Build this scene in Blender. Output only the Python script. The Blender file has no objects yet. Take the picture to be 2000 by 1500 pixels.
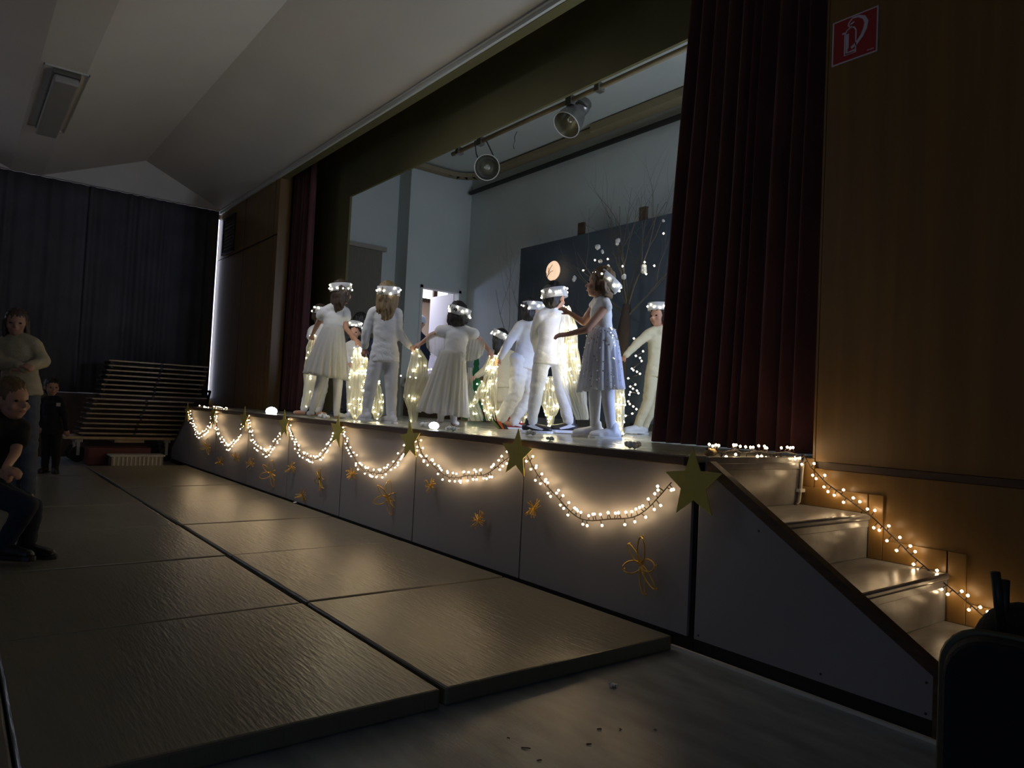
import bpy, bmesh, math, random
from mathutils import Vector, Matrix, noise, Euler
R = math.radians
random.seed(7)
S = bpy.context.scene
COL = S.collection

# ------------------------------------------------------------------ camera
F_PX = 1412.645
YAW, PITCH, ROLL = 0.91198, 0.036046, 0.04882
CAM = Vector((2.089, -2.705, 1.055))
fw = Vector((-math.sin(YAW)*math.cos(PITCH), math.cos(YAW)*math.cos(PITCH), math.sin(PITCH)))
r0 = fw.cross(Vector((0, 0, 1))).normalized(); u0 = r0.cross(fw)
rt = math.cos(ROLL)*r0 + math.sin(ROLL)*u0
up = -math.sin(ROLL)*r0 + math.cos(ROLL)*u0
cd = bpy.data.cameras.new('camera'); cam = bpy.data.objects.new('camera', cd); COL.objects.link(cam)
cd.sensor_width = 36; cd.lens = F_PX*36/2000; cd.clip_start = 0.05; cd.clip_end = 100
mw = Matrix.Identity(4)
for i in range(3):
    mw[i][0] = rt[i]; mw[i][1] = up[i]; mw[i][2] = -fw[i]; mw[i][3] = CAM[i]
cam.matrix_world = mw
S.camera = cam

# ------------------------------------------------------------------ world, lights, exposure
S.view_settings.view_transform = 'Standard'; S.view_settings.look = 'None'
S.view_settings.gamma = 1; S.view_settings.exposure = 0.0; S.view_settings.use_curve_mapping = False
w = bpy.data.worlds.new('world'); S.world = w; w.use_nodes = True
w.node_tree.nodes['Background'].inputs[0].default_value = (0.30, 0.36, 0.50, 1)
w.node_tree.nodes['Background'].inputs[1].default_value = 0.02

def area(name, loc, target, size, power, col, sy=None, spread=None):
    l = bpy.data.lights.new(name, 'AREA'); l.energy = power; l.color = col; l.size = size
    if sy: l.shape = 'RECTANGLE'; l.size_y = sy
    if spread: l.spread = R(spread)
    o = bpy.data.objects.new(name, l); COL.objects.link(o); o.location = loc
    d = Vector(target) - Vector(loc); o.rotation_euler = d.to_track_quat('-Z', 'Y').to_euler()
    return o
# daylight from the dimmed windows at the rear of the hall
area('hall_daylight', (4.2, -8.6, 2.0), (-1.0, 0, 0.6), 3.0, 22, (0.42, 0.60, 1.0), 1.4)
# daylight from the window in the right wing of the stage
area('wing_daylight', (0.55, 2.55, 2.35), (-4, 1.4, 1.5), 0.8, 82, (0.55, 0.66, 0.88), 1.2)
# added fill lamp above and before the opening, brightens the children's backs
area('stage_fill', (-4.1, -1.7, 4.0), (-3.8, 0.9, 1.3), 0.8, 15, (0.92, 0.92, 0.98), 0.4, 108)
area('wing_fill_low', (0.7, 1.75, 1.55), (-1.55, 1.0, 1.35), 0.5, 6, (0.28, 0.42, 1.0), 0.7, 42)  # added blue spot on the front girl's right side, not a window
# daylight in the corridor behind the stage door
area('corridor_daylight', (-9.7, 2.55, 2.45), (-7.2, 4.0, 1.75), 0.35, 13, (0.42, 0.55, 1.0))
area('corridor_ceiling', (-9.4, 3.6, 3.2), (-9.4, 3.6, 0.9), 1.2, 27, (0.9, 0.92, 1.0))

# ------------------------------------------------------------------ helpers
def ray(px, py):
    return (rt*(px-1000)/F_PX + up*(750-py)/F_PX + fw)
def onY(px, py, y):
    v = ray(px, py); return CAM + v*((y-CAM.y)/v.y)
def onZ(px, py, z):
    v = ray(px, py); return CAM + v*((z-CAM.z)/v.z)
def onX(px, py, x):
    v = ray(px, py); return CAM + v*((x-CAM.x)/v.x)
def atD(px, py, D):
    return CAM + ray(px, py)*D

def mat(name, col, rough=0.6, metal=0.0, var=0.0, vscale=8, bump=0.0, bscale=30, stretch=(1, 1, 1), emit=None, spec=0.5, col2=None, sheen=0, trans=0, detail=4, coat=0):
    m = bpy.data.materials.new(name); m.use_nodes = True
    nt = m.node_tree; b = nt.nodes['Principled BSDF']
    b.inputs['Base Color'].default_value = (*col, 1); b.inputs['Roughness'].default_value = rough
    b.inputs['Metallic'].default_value = metal; b.inputs['Specular IOR Level'].default_value = spec
    if sheen: b.inputs['Sheen Weight'].default_value = sheen
    if coat: b.inputs['Coat Weight'].default_value = coat; b.inputs['Coat Roughness'].default_value = 0.15
    if trans: b.inputs['Transmission Weight'].default_value = trans
    if emit:
        b.inputs['Emission Color'].default_value = (*emit[:3], 1); b.inputs['Emission Strength'].default_value = emit[3]
    if var or bump or col2:
        tc = nt.nodes.new('ShaderNodeTexCoord'); mp = nt.nodes.new('ShaderNodeMapping')
        mp.inputs['Scale'].default_value = stretch
        nt.links.new(tc.outputs['Object'], mp.inputs['Vector'])
        if var or col2:
            n = nt.nodes.new('ShaderNodeTexNoise'); n.inputs['Scale'].default_value = vscale; n.inputs['Detail'].default_value = detail
            nt.links.new(mp.outputs['Vector'], n.inputs['Vector'])
            cr = nt.nodes.new('ShaderNodeValToRGB')
            c2 = col2 if col2 else tuple(c*(1-var) for c in col)
            cr.color_ramp.elements[0].color = (*c2, 1); cr.color_ramp.elements[1].color = (*col, 1)
            cr.color_ramp.elements[0].position = 0.35; cr.color_ramp.elements[1].position = 0.65
            nt.links.new(n.outputs['Fac'], cr.inputs['Fac']); nt.links.new(cr.outputs['Color'], b.inputs['Base Color'])
        if bump:
            n2 = nt.nodes.new('ShaderNodeTexNoise'); n2.inputs['Scale'].default_value = bscale; n2.inputs['Detail'].default_value = 3
            nt.links.new(mp.outputs['Vector'], n2.inputs['Vector'])
            bp = nt.nodes.new('ShaderNodeBump'); bp.inputs['Strength'].default_value = bump; bp.inputs['Distance'].default_value = 0.01
            nt.links.new(n2.outputs['Fac'], bp.inputs['Height']); nt.links.new(bp.outputs['Normal'], b.inputs['Normal'])
    return m

def obj(name, bm, m=None, parent=None, smooth=False, bevel=0, loc=None):
    me = bpy.data.meshes.new(name); bm.to_mesh(me); bm.free()
    o = bpy.data.objects.new(name, me); COL.objects.link(o)
    if m:
        for x in (m if isinstance(m, (list, tuple)) else [m]): me.materials.append(x)
    if smooth:
        for p in me.polygons: p.use_smooth = True
    if bevel:
        b = o.modifiers.new('bevel', 'BEVEL'); b.width = bevel; b.segments = 2; b.limit_method = 'ANGLE'
    if parent: setparent(o, parent)
    if loc: o.location = loc
    return o
def setparent(o, p):
    o.parent = p
    # meshes are written in world space; undo every ancestor's location (Empties carry translation only)
    t = Vector((0, 0, 0)); q = p
    while q: t += q.location; q = q.parent
    o.location = o.location - t
def empty(name, label, cat, loc=(0, 0, 0), group=None):
    o = bpy.data.objects.new(name, None); COL.objects.link(o); o.location = loc; o.empty_display_size = 0.1
    return tag(o, label, cat, group)
def tag(o, label=None, cat=None, group=None, kind=None):
    if label: o['label'] = label
    if cat: o['category'] = cat
    if group: o['group'] = group
    if kind: o['kind'] = kind
    return o
def struct(name, bm, m, label=None, parent=None, smooth=False, bevel=0):
    o = obj(name, bm, m, parent, smooth, bevel)
    if not parent: o['kind'] = 'structure'
    if label: o['label'] = label
    return o
def box(bm, a, b, mi=0):
    x0, y0, z0 = [min(a[i], b[i]) for i in range(3)]; x1, y1, z1 = [max(a[i], b[i]) for i in range(3)]
    v = [bm.verts.new(p) for p in ((x0,y0,z0),(x1,y0,z0),(x1,y1,z0),(x0,y1,z0),(x0,y0,z1),(x1,y0,z1),(x1,y1,z1),(x0,y1,z1))]
    for f in ((0,3,2,1),(4,5,6,7),(0,1,5,4),(1,2,6,5),(2,3,7,6),(3,0,4,7)):
        q = bm.faces.new([v[i] for i in f]); q.material_index = mi
    return bm
def bx(a, b): return box(bmesh.new(), a, b)
def prism(bm, pts, off):
    """closed outline pts extruded by vector off"""
    off = Vector(off); A = [bm.verts.new(p) for p in pts]; B = [bm.verts.new(Vector(p)+off) for p in pts]
    n = len(pts); bm.faces.new(A); bm.faces.new(B[::-1])
    for i in range(n): bm.faces.new((A[i], B[i], B[(i+1) % n], A[(i+1) % n]))
    bmesh.ops.recalc_face_normals(bm, faces=bm.faces[:])
    return bm
def tube(bm, pts, r, n=6, caps=True):
    pts = [Vector(p) for p in pts]; rings = []; prev = None
    for i, p in enumerate(pts):
        d = (pts[min(i+1, len(pts)-1)] - pts[max(i-1, 0)])
        d = d.normalized() if d.length > 1e-9 else Vector((0, 0, 1))
        a = prev if prev else (Vector((0, 0, 1)) if abs(d.z) < 0.9 else Vector((1, 0, 0)))
        x = (a - d*a.dot(d)); x = x.normalized() if x.length > 1e-6 else d.orthogonal().normalized()
        prev = x; y = d.cross(x); rr = r[i] if isinstance(r, (list, tuple)) else r
        rings.append([bm.verts.new(p + (x*math.cos(2*math.pi*k/n) + y*math.sin(2*math.pi*k/n))*rr) for k in range(n)])
    for a, b in zip(rings, rings[1:]):
        for k in range(n): bm.faces.new((a[k], a[(k+1) % n], b[(k+1) % n], b[k]))
    if caps:
        bm.faces.new(rings[0][::-1]); bm.faces.new(rings[-1])
    return bm
def lathe(bm, prof, M=Matrix.Identity(4), n=24, close=False):
    """prof: list of (r, z) along local z"""
    rings = []
    for r_, z in prof:
        rings.append([bm.verts.new(M @ Vector((r_*math.cos(2*math.pi*k/n), r_*math.sin(2*math.pi*k/n), z))) for k in range(n)])
    for a, b in zip(rings, rings[1:]):
        for k in range(n): bm.faces.new((a[k], a[(k+1) % n], b[(k+1) % n], b[k]))
    if close: bm.faces.new(rings[0][::-1]); bm.faces.new(rings[-1])
    return bm
def ball(bm, c, r, sub=1, sc=(1, 1, 1), M=None):
    m_ = Matrix.Translation(c) @ (M if M else Matrix.Identity(4)) @ Matrix.Diagonal((r*sc[0], r*sc[1], r*sc[2], 1))
    bmesh.ops.create_icosphere(bm, subdivisions=sub, radius=1, matrix=m_)
    return bm

# ------------------------------------------------------------------ materials
M = {}
M['ceil'] = mat('ceiling_plaster', (0.72, 0.67, 0.60), 0.9, var=0.05, vscale=1.2, bump=0.03, bscale=120)
M['white'] = mat('white_paint', (0.62, 0.62, 0.58), 0.6)
M['wall'] = mat('stage_wall_paint', (0.60, 0.64, 0.62), 0.85, var=0.06, vscale=1.5, bump=0.05, bscale=90)
M['floor'] = mat('hall_linoleum', (0.27, 0.30, 0.32), 0.32, var=0.35, vscale=5, bump=0.06, bscale=60, stretch=(0.6, 2.2, 1), spec=0.5)
M['stagefloor'] = mat('stage_linoleum', (0.55, 0.53, 0.40), 0.2, var=0.25, vscale=6, bump=0.08, bscale=25, stretch=(1, 4, 1), spec=0.6)
M['wood'] = mat('wood_veneer', (0.215, 0.115, 0.030), 0.42, var=0.22, vscale=2, bump=0.03, bscale=30, stretch=(7, 7, 0.35), detail=6)
M['woodleft'] = M['wood']
M['darkwood'] = mat('dark_stained_wood', (0.085, 0.050, 0.028), 0.45, var=0.4, vscale=4, bump=0.08, bscale=40, stretch=(1, 8, 8))
M['panel'] = mat('grey_board', (0.25, 0.232, 0.235), 0.48, var=0.06, vscale=2, bump=0.02, bscale=150)
M['olive'] = mat('olive_paint', (0.145, 0.13, 0.05), 0.7, var=0.12, vscale=2)
M['black'] = mat('black_metal', (0.012, 0.011, 0.010), 0.5)
M['curtain'] = mat('wine_velvet', (0.115, 0.034, 0.036), 0.85, var=0.3, vscale=3, bump=0.15, bscale=180, sheen=0.15)
M['navy'] = mat('navy_curtain_cloth', (0.085, 0.078, 0.085), 0.85, var=0.25, vscale=2, bump=0.1, bscale=150)
M['mat'] = mat('mat_vinyl', (0.185, 0.170, 0.125), 0.30, var=0.12, vscale=2, bump=0.24, bscale=9, stretch=(1.2, 9, 1), spec=0.5)
M['matside'] = M['mat']
M['stair'] = mat('worn_stair_linoleum', (0.26, 0.255, 0.26), 0.28, var=0.35, vscale=7, bump=0.15, bscale=18, stretch=(3, 1, 1), spec=0.55)
M['red'] = mat('sign_red', (0.36, 0.012, 0.02), 0.5)
M['signwhite'] = mat('sign_white', (0.62, 0.58, 0.66), 0.5)
M['gold'] = mat('gold_card', (0.58, 0.47, 0.09), 0.5, 0.1, var=0.1, vscale=20)
M['goldwire'] = mat('gold_glitter_wire', (0.75, 0.46, 0.08), 0.3, 0.9, bump=0.5, bscale=400)
M['cable'] = mat('dark_cable', (0.05, 0.03, 0.02), 0.5)
M['bulb'] = mat('warm_bulb', (1, 0.8, 0.5), 0.3, emit=(1.0, 0.72, 0.40, 34))
M['bulbfar'] = M['bulb']
M['led'] = mat('led_bulb', (1, 0.95, 0.8), 0.3, emit=(1.0, 0.90, 0.62, 30))
M['cool'] = mat('cool_lamp_glass', (1, 1, 1), 0.3, emit=(0.86, 0.90, 1.0, 9))
M['backdrop'] = mat('night_blue_backdrop', (0.055, 0.076, 0.105), 0.75, var=0.15, vscale=2)
M['bark'] = mat('tree_bark', (0.055, 0.035, 0.022), 0.9, var=0.4, vscale=15, bump=0.5, bscale=30, stretch=(1, 1, 0.2))
M['twig'] = mat('twig', (0.10, 0.085, 0.06), 0.9)
M['cotton'] = mat('cotton_wool', (0.8, 0.8, 0.78), 0.95, bump=0.6, bscale=60)
M['moon'] = mat('lit_moon_paper', (0.9, 0.8, 0.7), 0.8, emit=(1.0, 0.66, 0.42, 0.85))
M['grey'] = mat('grey_metal', (0.22, 0.21, 0.18), 0.35, 0.6)
M['reflector'] = mat('lamp_reflector', (0.5, 0.48, 0.40), 0.22, 0.9)
M['glass'] = mat('lamp_glass', (0.8, 0.8, 0.75), 0.05, trans=0.8)
M['cornice'] = mat('ochre_curtain_track_board', (0.30, 0.24, 0.14), 0.7)
M['tan'] = mat('cardboard_tan', (0.40, 0.27, 0.13), 0.8)
M['green'] = mat('fir_green_card', (0.02, 0.20, 0.08), 0.7)
M['brownbox'] = mat('dark_brown_board', (0.09, 0.06, 0.045), 0.7)
M['pane'] = mat('bright_window_pane', (0.8, 0.85, 1), 0.4, emit=(0.72, 0.78, 1.0, 2.6))
M['tablewood'] = mat('beech_table_edge', (0.50, 0.36, 0.20), 0.38, var=0.2, vscale=10)
M['tabletop'] = mat('table_laminate', (0.30, 0.25, 0.20), 0.12)
M['ivory'] = mat('ivory_plastic', (0.55, 0.53, 0.48), 0.5)
M['ribbed'] = mat('beige_folding_door', (0.33, 0.30, 0.25), 0.7)

# ------------------------------------------------------------------ setting: hall
XF = -11.02; YW = 0.83; ZC = 4.25; ZS = 0.885
XR = 5.2; YB = -9.3; XW = XF; XC = XF+0.13
bm = bmesh.new()
for q in ([(XF-0.4, YB), (XR, YB), (XR, YW+.02), (XF-0.4, YW+.02)],): bm.faces.new([bm.verts.new((x, y, 0)) for x, y in q])
struct('floor', bm, M['floor'], 'grey linoleum floor of the hall')
# folded ceiling
zr = 4.70; ys = [YW, -0.489, -1.807, -2.206, -3.52, -4.84, -5.24, -6.56, -7.88, -8.28, YB]
zs = [ZC, zr, ZC, ZC, zr, ZC, ZC, zr, ZC, ZC, zr-0.1]
bm = bmesh.new(); hip = 0.42; 
for i in range(len(ys)-1):
    def xe(y, z): return XC + hip*(z-ZC)/(zr-ZC)
    a = (xe(ys[i], zs[i]), ys[i], zs[i]); b = (xe(ys[i+1], zs[i+1]), ys[i+1], zs[i+1])
    bm.faces.new([bm.verts.new(p) for p in (a, (XR, ys[i], zs[i]), (XR, ys[i+1], zs[i+1]), b)])
for k in (0, 3, 6):
    bm.faces.new([bm.verts.new(p) for p in ((XC, ys[k], ZC), (XC+hip, ys[k+1], zr), (XC, ys[k+2], ZC))])
box(bm, (XF-.1, YB, ZC), (XC, YW+.02, ZC+.03))
struct('ceiling', bm, M['ceil'], 'folded pale plaster ceiling of the hall with shallow ridges')
# left end wall (x = XF): low wall, window band behind the curtains
lw = struct('wall_left', box(box(box(bx((XW-0.15, YB, 0), (XW, YW+.02, 0.99)), (XW-0.15, YB, 4.19), (XW, YW+.02, ZC)), (XW-0.15, YB, 1.0), (XW, -6.2, 4.19)), (XW-0.15, YB, ZC), (XW, YW+.02, ZC+0.03)), M['brownbox'], 'end wall of the hall behind dark curtains')
wn = struct('window_1', box(box(bx((XW-0.12, -6.2, 0.99), (XW-0.04, YW, 1.008)), (XW-0.12, -6.2, 4.14), (XW-0.04, YW, 4.19)), (XW-0.12, -1.2, 1.0), (XW-0.04, -1.14, 4.19)), M['white'], 'tall bright window in the end wall, seen past the curtain edge')
obj('window_pane', bx((XW-0.10, -6.2, 1.008), (XW-0.08, YW+.015, 4.14)), M['pane'], wn)
struct('wall_right', bx((XR, YB, 0), (XR+0.15, YW, 4.8)), M['white'])
struct('wall_front', box(box(box(bx((XF, YB-0.15, 0), (XR, YB, 1.0)), (XF, YB-0.15, 3.2), (XR, YB, 4.8)), (XF, YB-0.15, 1.0), (-1, YB, 3.2)), (4.6, YB-0.15, 1.0), (XR, YB, 3.2)), M['white'])

# stage-side wall (plane y = YW), wood panelling, each sheet its own piece
XO0, XO1 = -8.10, 0.10       # proscenium opening
wb = struct('wall_back', box(box(bx((XO1, YW+0.02, 0), (XR, YW+0.16, ZC+.1)), (XF-0.4, YW+0.02, 0), (XO0, YW+0.16, ZC+.1)), (XO0, YW+0.02, 0), (XO1, YW+0.16, 0.84)), M['darkwood'], 'proscenium wall around the stage opening')
def sheet(x0, x1, z0, z1, g=0.004):
    o = obj('wood_panel', bx((x0+g, YW, z0+g), (x1-g, YW+0.02, z1-g)), M['wood'], wb, bevel=0.002)
for x0, x1 in ((XO1, 2.0), (2.0, 3.9), (3.9, XR)):
    sheet(x0, x1, 0, 0.835, 0.003); sheet(x0, x1, 0.865, ZC-0.05, 0.003)
sheet(0.034, XO1, 0, ZS-.002, .0015); sheet(-8.26, XO0, ZS, 3.39); sheet(-8.26, XO0, 3.40, ZC)
sheet(-9.60, -8.27, ZS, 3.38, .006); sheet(XF, -9.61, ZS, 3.38, .006)
sheet(-9.60, -8.27, 3.40, ZC, .006); sheet(XF, -9.61, 3.40, ZC, .006)
for (x0, x1) in ((-9.60, -8.26), (XF, -9.61)): sheet(x0, x1, 0, ZS)
# return faces of the opening
obj('reveal_panel', bx((XO0-0.001, YW+0.0, ZS), (XO0+0.012, YW+0.17, ZC)), M['wood'], wb)
obj('reveal_panel', bx((XO1-0.012, YW+0.0, ZS), (XO1, YW+0.17, ZC)), M['wood'], wb)
# ventilation grille in the left panelling
v = empty('vent_grille', 'dark ventilation grille high in the wood panelling by the hall corner', 'vent', (-10.4, YW-0.01, 3.75))
bm = bmesh.new()
for a, b in (((-10.78, 3.45), (-10.10, 3.49)), ((-10.78, 4.04), (-10.10, 4.08)), ((-10.78, 3.45), (-10.74, 4.08)), ((-10.14, 3.45), (-10.10, 4.08))):
    box(bm, (a[0], YW-0.015, a[1]), (b[0], YW, b[1]))
obj('frame', bm, M['black'], v)
for k in range(9):
    z = 3.51+k*0.06
    obj('slat', bx((-10.74, YW-0.01, z), (-10.14, YW-0.002, z+0.035)), M['black'], v)
# white ceiling trims above the opening
struct('trim_1', box(bx((XF, YW-0.03, ZC-0.045), (XR, YW, ZC-0.01)), (XF, YW-0.05, ZC-0.01), (XR, YW, ZC)), M['white'], 'white ceiling trim along the stage wall')
# recess above the curtain, header and left jamb in olive
struct('trim_2', box(box(bx((XO0, YW, ZC-.05), (XO1, YW+0.10, ZC+0.45)), (XO0-.6, YW+0.0, ZC+0.42), (1.0, 1.42, ZC+0.47)), (XO0-0.9, 1.42, ZC+0.42), (1.0, 1.5, ZC+0.8)), M['olive'], 'olive lining of the curtain recess above the opening')
struct('trim_3', bx((-9.2, 1.40, 3.835), (1.0, 1.43, ZC+0.47)), M['olive'], 'olive header board spanning the stage opening')
struct('trim_4', bx((-9.2, 1.40, ZS), (-6.985, 1.43, 3.835)), M['olive'], 'olive jamb board left of the stage opening')
struct('trim_5', bx((-0.2, 1.40, ZS), (1.0, 1.43, 3.835)), M['olive'])
struct('trim_6', bx((-9.2, YW+0.16, ZS), (-9.1, 1.4, ZC+0.45)), M['olive'])
rail = empty('curtain_rail', 'dark curtain rail in the recess above the stage opening', 'rail', (-4, 1.1, 4.45))
obj('track', bx((-9.0, 1.08, 4.42), (0.9, 1.12, 4.46)), M['black'], rail)
for i in range(10): obj('bracket', bx((-8.8+i*1.02, 1.085, 4.46), (-8.76+i*1.02, 1.115, ZC+0.42)), M['black'], rail)
obj('pelmet_strip', bx((-5.2, 1.0, 4.40), (-3.3, 1.02, 4.46)), M['black'], rail)

# ------------------------------------------------------------------ setting: stage
XSL = -8.75
bm = bmesh.new()
box(bm, (XSL, 0.0, ZS-0.03), (-0.02, YW+0.2, ZS)); box(bm, (-9.2, YW+0.2, ZS-0.03), (1.0, 4.10, ZS))
box(bm, (-0.02, 0.10, ZS-0.03), (0.009, YW, ZS))
stf = struct('floor_1', bm, M['stagefloor'], 'glossy cream linoleum stage floor')
struct('trim_7', bx((XSL, -0.035, 0.838), (-0.045, 0.0, ZS-0.002)), M['darkwood'], 'dark wood edge board of the stage', bevel=0.004)
# front panels
fp = empty('stage_front', 'grey panelled front of the raised stage', 'stage front', (-4.4, 0, 0))
fp['kind'] = 'structure'; del fp['category']
for i in range(7):
    x1 = -1.25*i; x0 = x1-1.25
    obj('panel', bx((x0+0.006, 0.0, 0.068), (x1-(0.02 if i == 0 else 0.006), 0.018, 0.840)), M['panel'], fp, bevel=0.002)
obj('backing', bx((XSL, 0.018, 0.0), (0.0, 0.05, 0.84)), M['black'], fp)
obj('kickboard', bx((XSL-1.0, 0.02, 0.0), (1.04, 0.045, 0.075)), M['black'], fp)
obj('floor_strip', bx((-0.1, -0.018, 0.0), (1.08, 0.0, 0.012)), M['ivory'], fp)
# stairs, right end: body, treads, side panel
def stairs(name, x0, sgn, label):
    st = empty(name, label, 'stairs', (x0, 0.4, 0)); st['kind'] = 'structure'; del st['category']
    X = lambda d: x0 + sgn*d
    run = [0.03, 0.385, 0.737, 1.06]; zt = [ZS, 0.640, 0.430, 0.220, 0]
    for k in range(4):      # risers
        obj('riser', bx((X(run[k]-0.02), 0.045, zt[k+1]), (X(run[k]), YW, zt[k]-(0.012 if k else 0.0))), M['stair'], st, bevel=0.003)
    for k in range(1, 4):   # treads with rounded, slightly proud nosing
        bm = bmesh.new(); box(bm, (X(run[k-1]-0.02), 0.045, zt[k]-0.03), (X(run[k]+0.014), YW-0.002, zt[k]))
        obj('tread', bm, M['stair'], st, bevel=0.010)
    for k in range(0, 4):   # nosing band under each tread edge
        obj('nosing', bx((X(run[k]), 0.046, zt[k]-0.062), (X(run[k]+0.006), YW-0.003, zt[k]-0.03)), M['stair'], st, bevel=0.002)
    # sloping side panel
    pts = [(X(0.02 if sgn > 0 else 0.0), 0, 0.068), (X(0.02 if sgn > 0 else 0.0), 0, 0.81), (X(0.085), 0, 0.815), (X(1.022), 0, 0.222), (X(1.022), 0, 0.068)]
    obj('side_panel', prism(bmesh.new(), pts, (0, 0.018, 0)), M['panel'], st, bevel=0.002)
    obj('side_backing', prism(bmesh.new(), [(p[0], 0.018, 0.0 if p[2] < 0.1 else p[2]) for p in pts], (0, 0.024, 0)), M['black'], st)
    pts = [(X(0.06), -0.004, 0.865), (X(0.06), -0.004, 0.825), (X(1.022), -0.004, 0.218), (X(1.022), -0.004, 0.0), (X(1.052), -0.004, 0.0), (X(1.052), -0.004, 0.240), (X(0.075), -0.004, 0.868)]
    obj('slope_trim', prism(bmesh.new(), pts, (0, 0.044, 0)), M['darkwood'], st)
    for p in ((0.33, 0.60), (0.62, 0.10), (1.0, 0.19), (1.0, 0.085), (0.045, 0.09)):
        bmm = bmesh.new(); ball(bmm, (X(p[0]), -0.0005, p[1]), 0.0055, 1, (1, 0.4, 1)); obj('screw', bmm, M['black'], st)
    return st
stairs('stairs_right', 0.0, 1, 'worn grey steps at the right end of the stage with a sloping side panel')
stairs('stairs_left', XSL, -1, 'steps at the far left end of the stage, mostly hidden')
# stepped skirting on the wood wall beside the steps
bb = empty('baseboard_right', 'stepped wooden skirting on the panelled wall above the stairs', None, (0.5, YW, 0.5)); bb['kind'] = 'structure'
for a, b in (((0.03, 0.64), (0.385, 0.735)), ((0.39, 0.43), (0.46, 0.735)), ((0.46, 0.43), (0.74, 0.525)), ((0.745, 0.22), (0.82, 0.525)), ((0.82, 0.22), (1.06, 0.315)), ((1.065, 0.0), (1.14, 0.315)), ((1.14, 0), (XR, 0.095))):
    obj('skirting_board', bx((a[0], YW-0.012, a[1]+0.001), (b[0]-0.002, YW, b[1])), M['wood'], bb, bevel=0.002)
struct('trim_8', bx((XO1+0.05, YW-0.006, 0.834), (XR, YW, 0.866)), M['darkwood'], 'dark strip along the wood wall at stage height')

# stage box
YSB = 4.05; ZSC = 4.93
sb = struct('wall_back_1', bx((-8.6, YSB, ZS), (1.0, YSB+0.15, ZSC+.2)), M['wall'], 'pale back wall of the stage')
bm = bmesh.new()
DY0, DY1, DZ = 3.15, 3.93, 3.00
box(bm, (-8.12, 2.95, ZS), (-8.0, DY0, ZSC)); box(bm, (-8.12, DY1, ZS), (-8.0, YSB, ZSC)); box(bm, (-8.12, DY0, DZ), (-8.0, DY1, ZSC))
box(bm, (-8.50, 2.88, ZS), (-8.0, 2.95, ZSC)); box(bm, (-8.55, 1.4, ZS), (-8.38, 2.95, ZSC))
struct('wall_left_1', bm, M['wall'], 'pale left wall of the stage with a stepped return and a doorway')
struct('wall_right_1', bx((1.0, YW+0.16, ZS), (1.12, YSB, ZSC)), M['wall'])
struct('ceiling_1', bx((-9.2, 1.5, ZSC), (1.0, 4.2, ZSC+0.1)), M['wall'], 'pale ceiling above the stage')
# ochre track boards under the stage ceiling (curved at the corner)
bm = bmesh.new()
def strip(pts, wdt, z0, z1):
    for (a, b) in zip(pts, pts[1:]):
        a = Vector(a); b = Vector(b); d = (b-a).normalized(); n = Vector((-d.y, d.x))*wdt
        P = [(a.x, a.y, z0), (b.x, b.y, z0), (b.x+n.x, b.y+n.y, z0), (a.x+n.x, a.y+n.y, z0)]
        prism(bm, P, (0, 0, z1-z0))
arc = [(-7.985+0.5-0.5*math.cos(t), 3.53+0.5*math.sin(t)) for t in [R(a) for a in (0, 20, 40, 60, 80, 90)]]
strip([(-7.985, 1.6)] + arc + [(0.9, 4.03)], -0.15, ZSC-0.10, ZSC-0.03)
ct = tag(obj('curtain_track', bm, M['cornice']), 'ochre curved curtain track board under the stage ceiling', 'curtain track')
bm = bmesh.new(); strip([(-4.9, 3.86), (-2.6, 3.86)], -0.05, ZSC-0.12, ZSC-0.02)
tag(obj('batten', bm, M['cornice']), 'short ochre batten beside the curved curtain track', 'batten')
bm = bmesh.new(); tube(bm, [(-7.93, 3.98, 4.655), (0.9, 3.98, 4.66)], 0.036, 10); 
tag(obj('screen_rod', bm, M['black']), 'thick black rod along the top of the stage back wall', 'rod')

# door of the stage and corridor room behind it
dr = struct('door_1', box(box(bx((-8.13, DY0, ZS), (-7.985, DY0+0.045, DZ)), (-8.13, DY1-0.045, ZS), (-7.985, DY1, DZ)), (-8.13, DY0, DZ-0.045), (-7.985, DY1, DZ)), M['white'], 'open doorway in the left wall of the stage')
bm = bmesh.new(); prism(bm, [(-8.14, 3.88, ZS+0.01), (-8.86, 3.865, ZS+0.01), (-8.86, 3.903, ZS+0.01), (-8.14, 3.918, ZS+0.01)], (0, 0, 2.07))
leaf = obj('door_leaf', bm, mat('door_leaf_paint', (0.75, 0.70, 0.72), 0.5), dr)
bm = bmesh.new(); tube(bm, [(-8.79, 3.87, 1.95), (-8.79, 3.82, 1.95), (-8.68, 3.82, 1.95)], 0.01, 6); obj('door_handle', bm, M['grey'], leaf)
M['corr'] = mat('corridor_wall', (0.62, 0.50, 0.42), 0.8)
bm = bmesh.new()
box(bm, (-10.6, 2.2, ZS), (-10.5, 6.0, 3.20))
box(bm, (-10.6, 2.1, ZS), (-8.56, 2.2, 3.5)); box(bm, (-10.6, 6.0, ZS), (-8.0, 6.1, 3.5)); box(bm, (-8.14, 4.2, ZS), (-8.0, 6.0, 3.5))
struct('wall_left_2', bm, M['corr'], 'beige wall of the corridor behind the stage door')
struct('ceiling_2', box(bx((-10.6, 2.1, 3.5), (-8.56, 6.1, 3.6)), (-8.56, 2.95, 3.5), (-8.14, 6.1, 3.6)), M['white'])
struct('floor_2', box(bx((-10.6, 2.1, ZS-0.05), (-9.2, 6.1, ZS)), (-9.2, 4.1, ZS-0.05), (-8.12, 6.1, ZS)), M['tan'])
wi = struct('window_2', bx((-10.52, 4.90, 3.20), (-10.46, 4.99, 3.5)), mat('brown_window_frame', (0.10, 0.05, 0.035), 0.5), 'brown framed window high in the corridor beyond the door')
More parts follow.
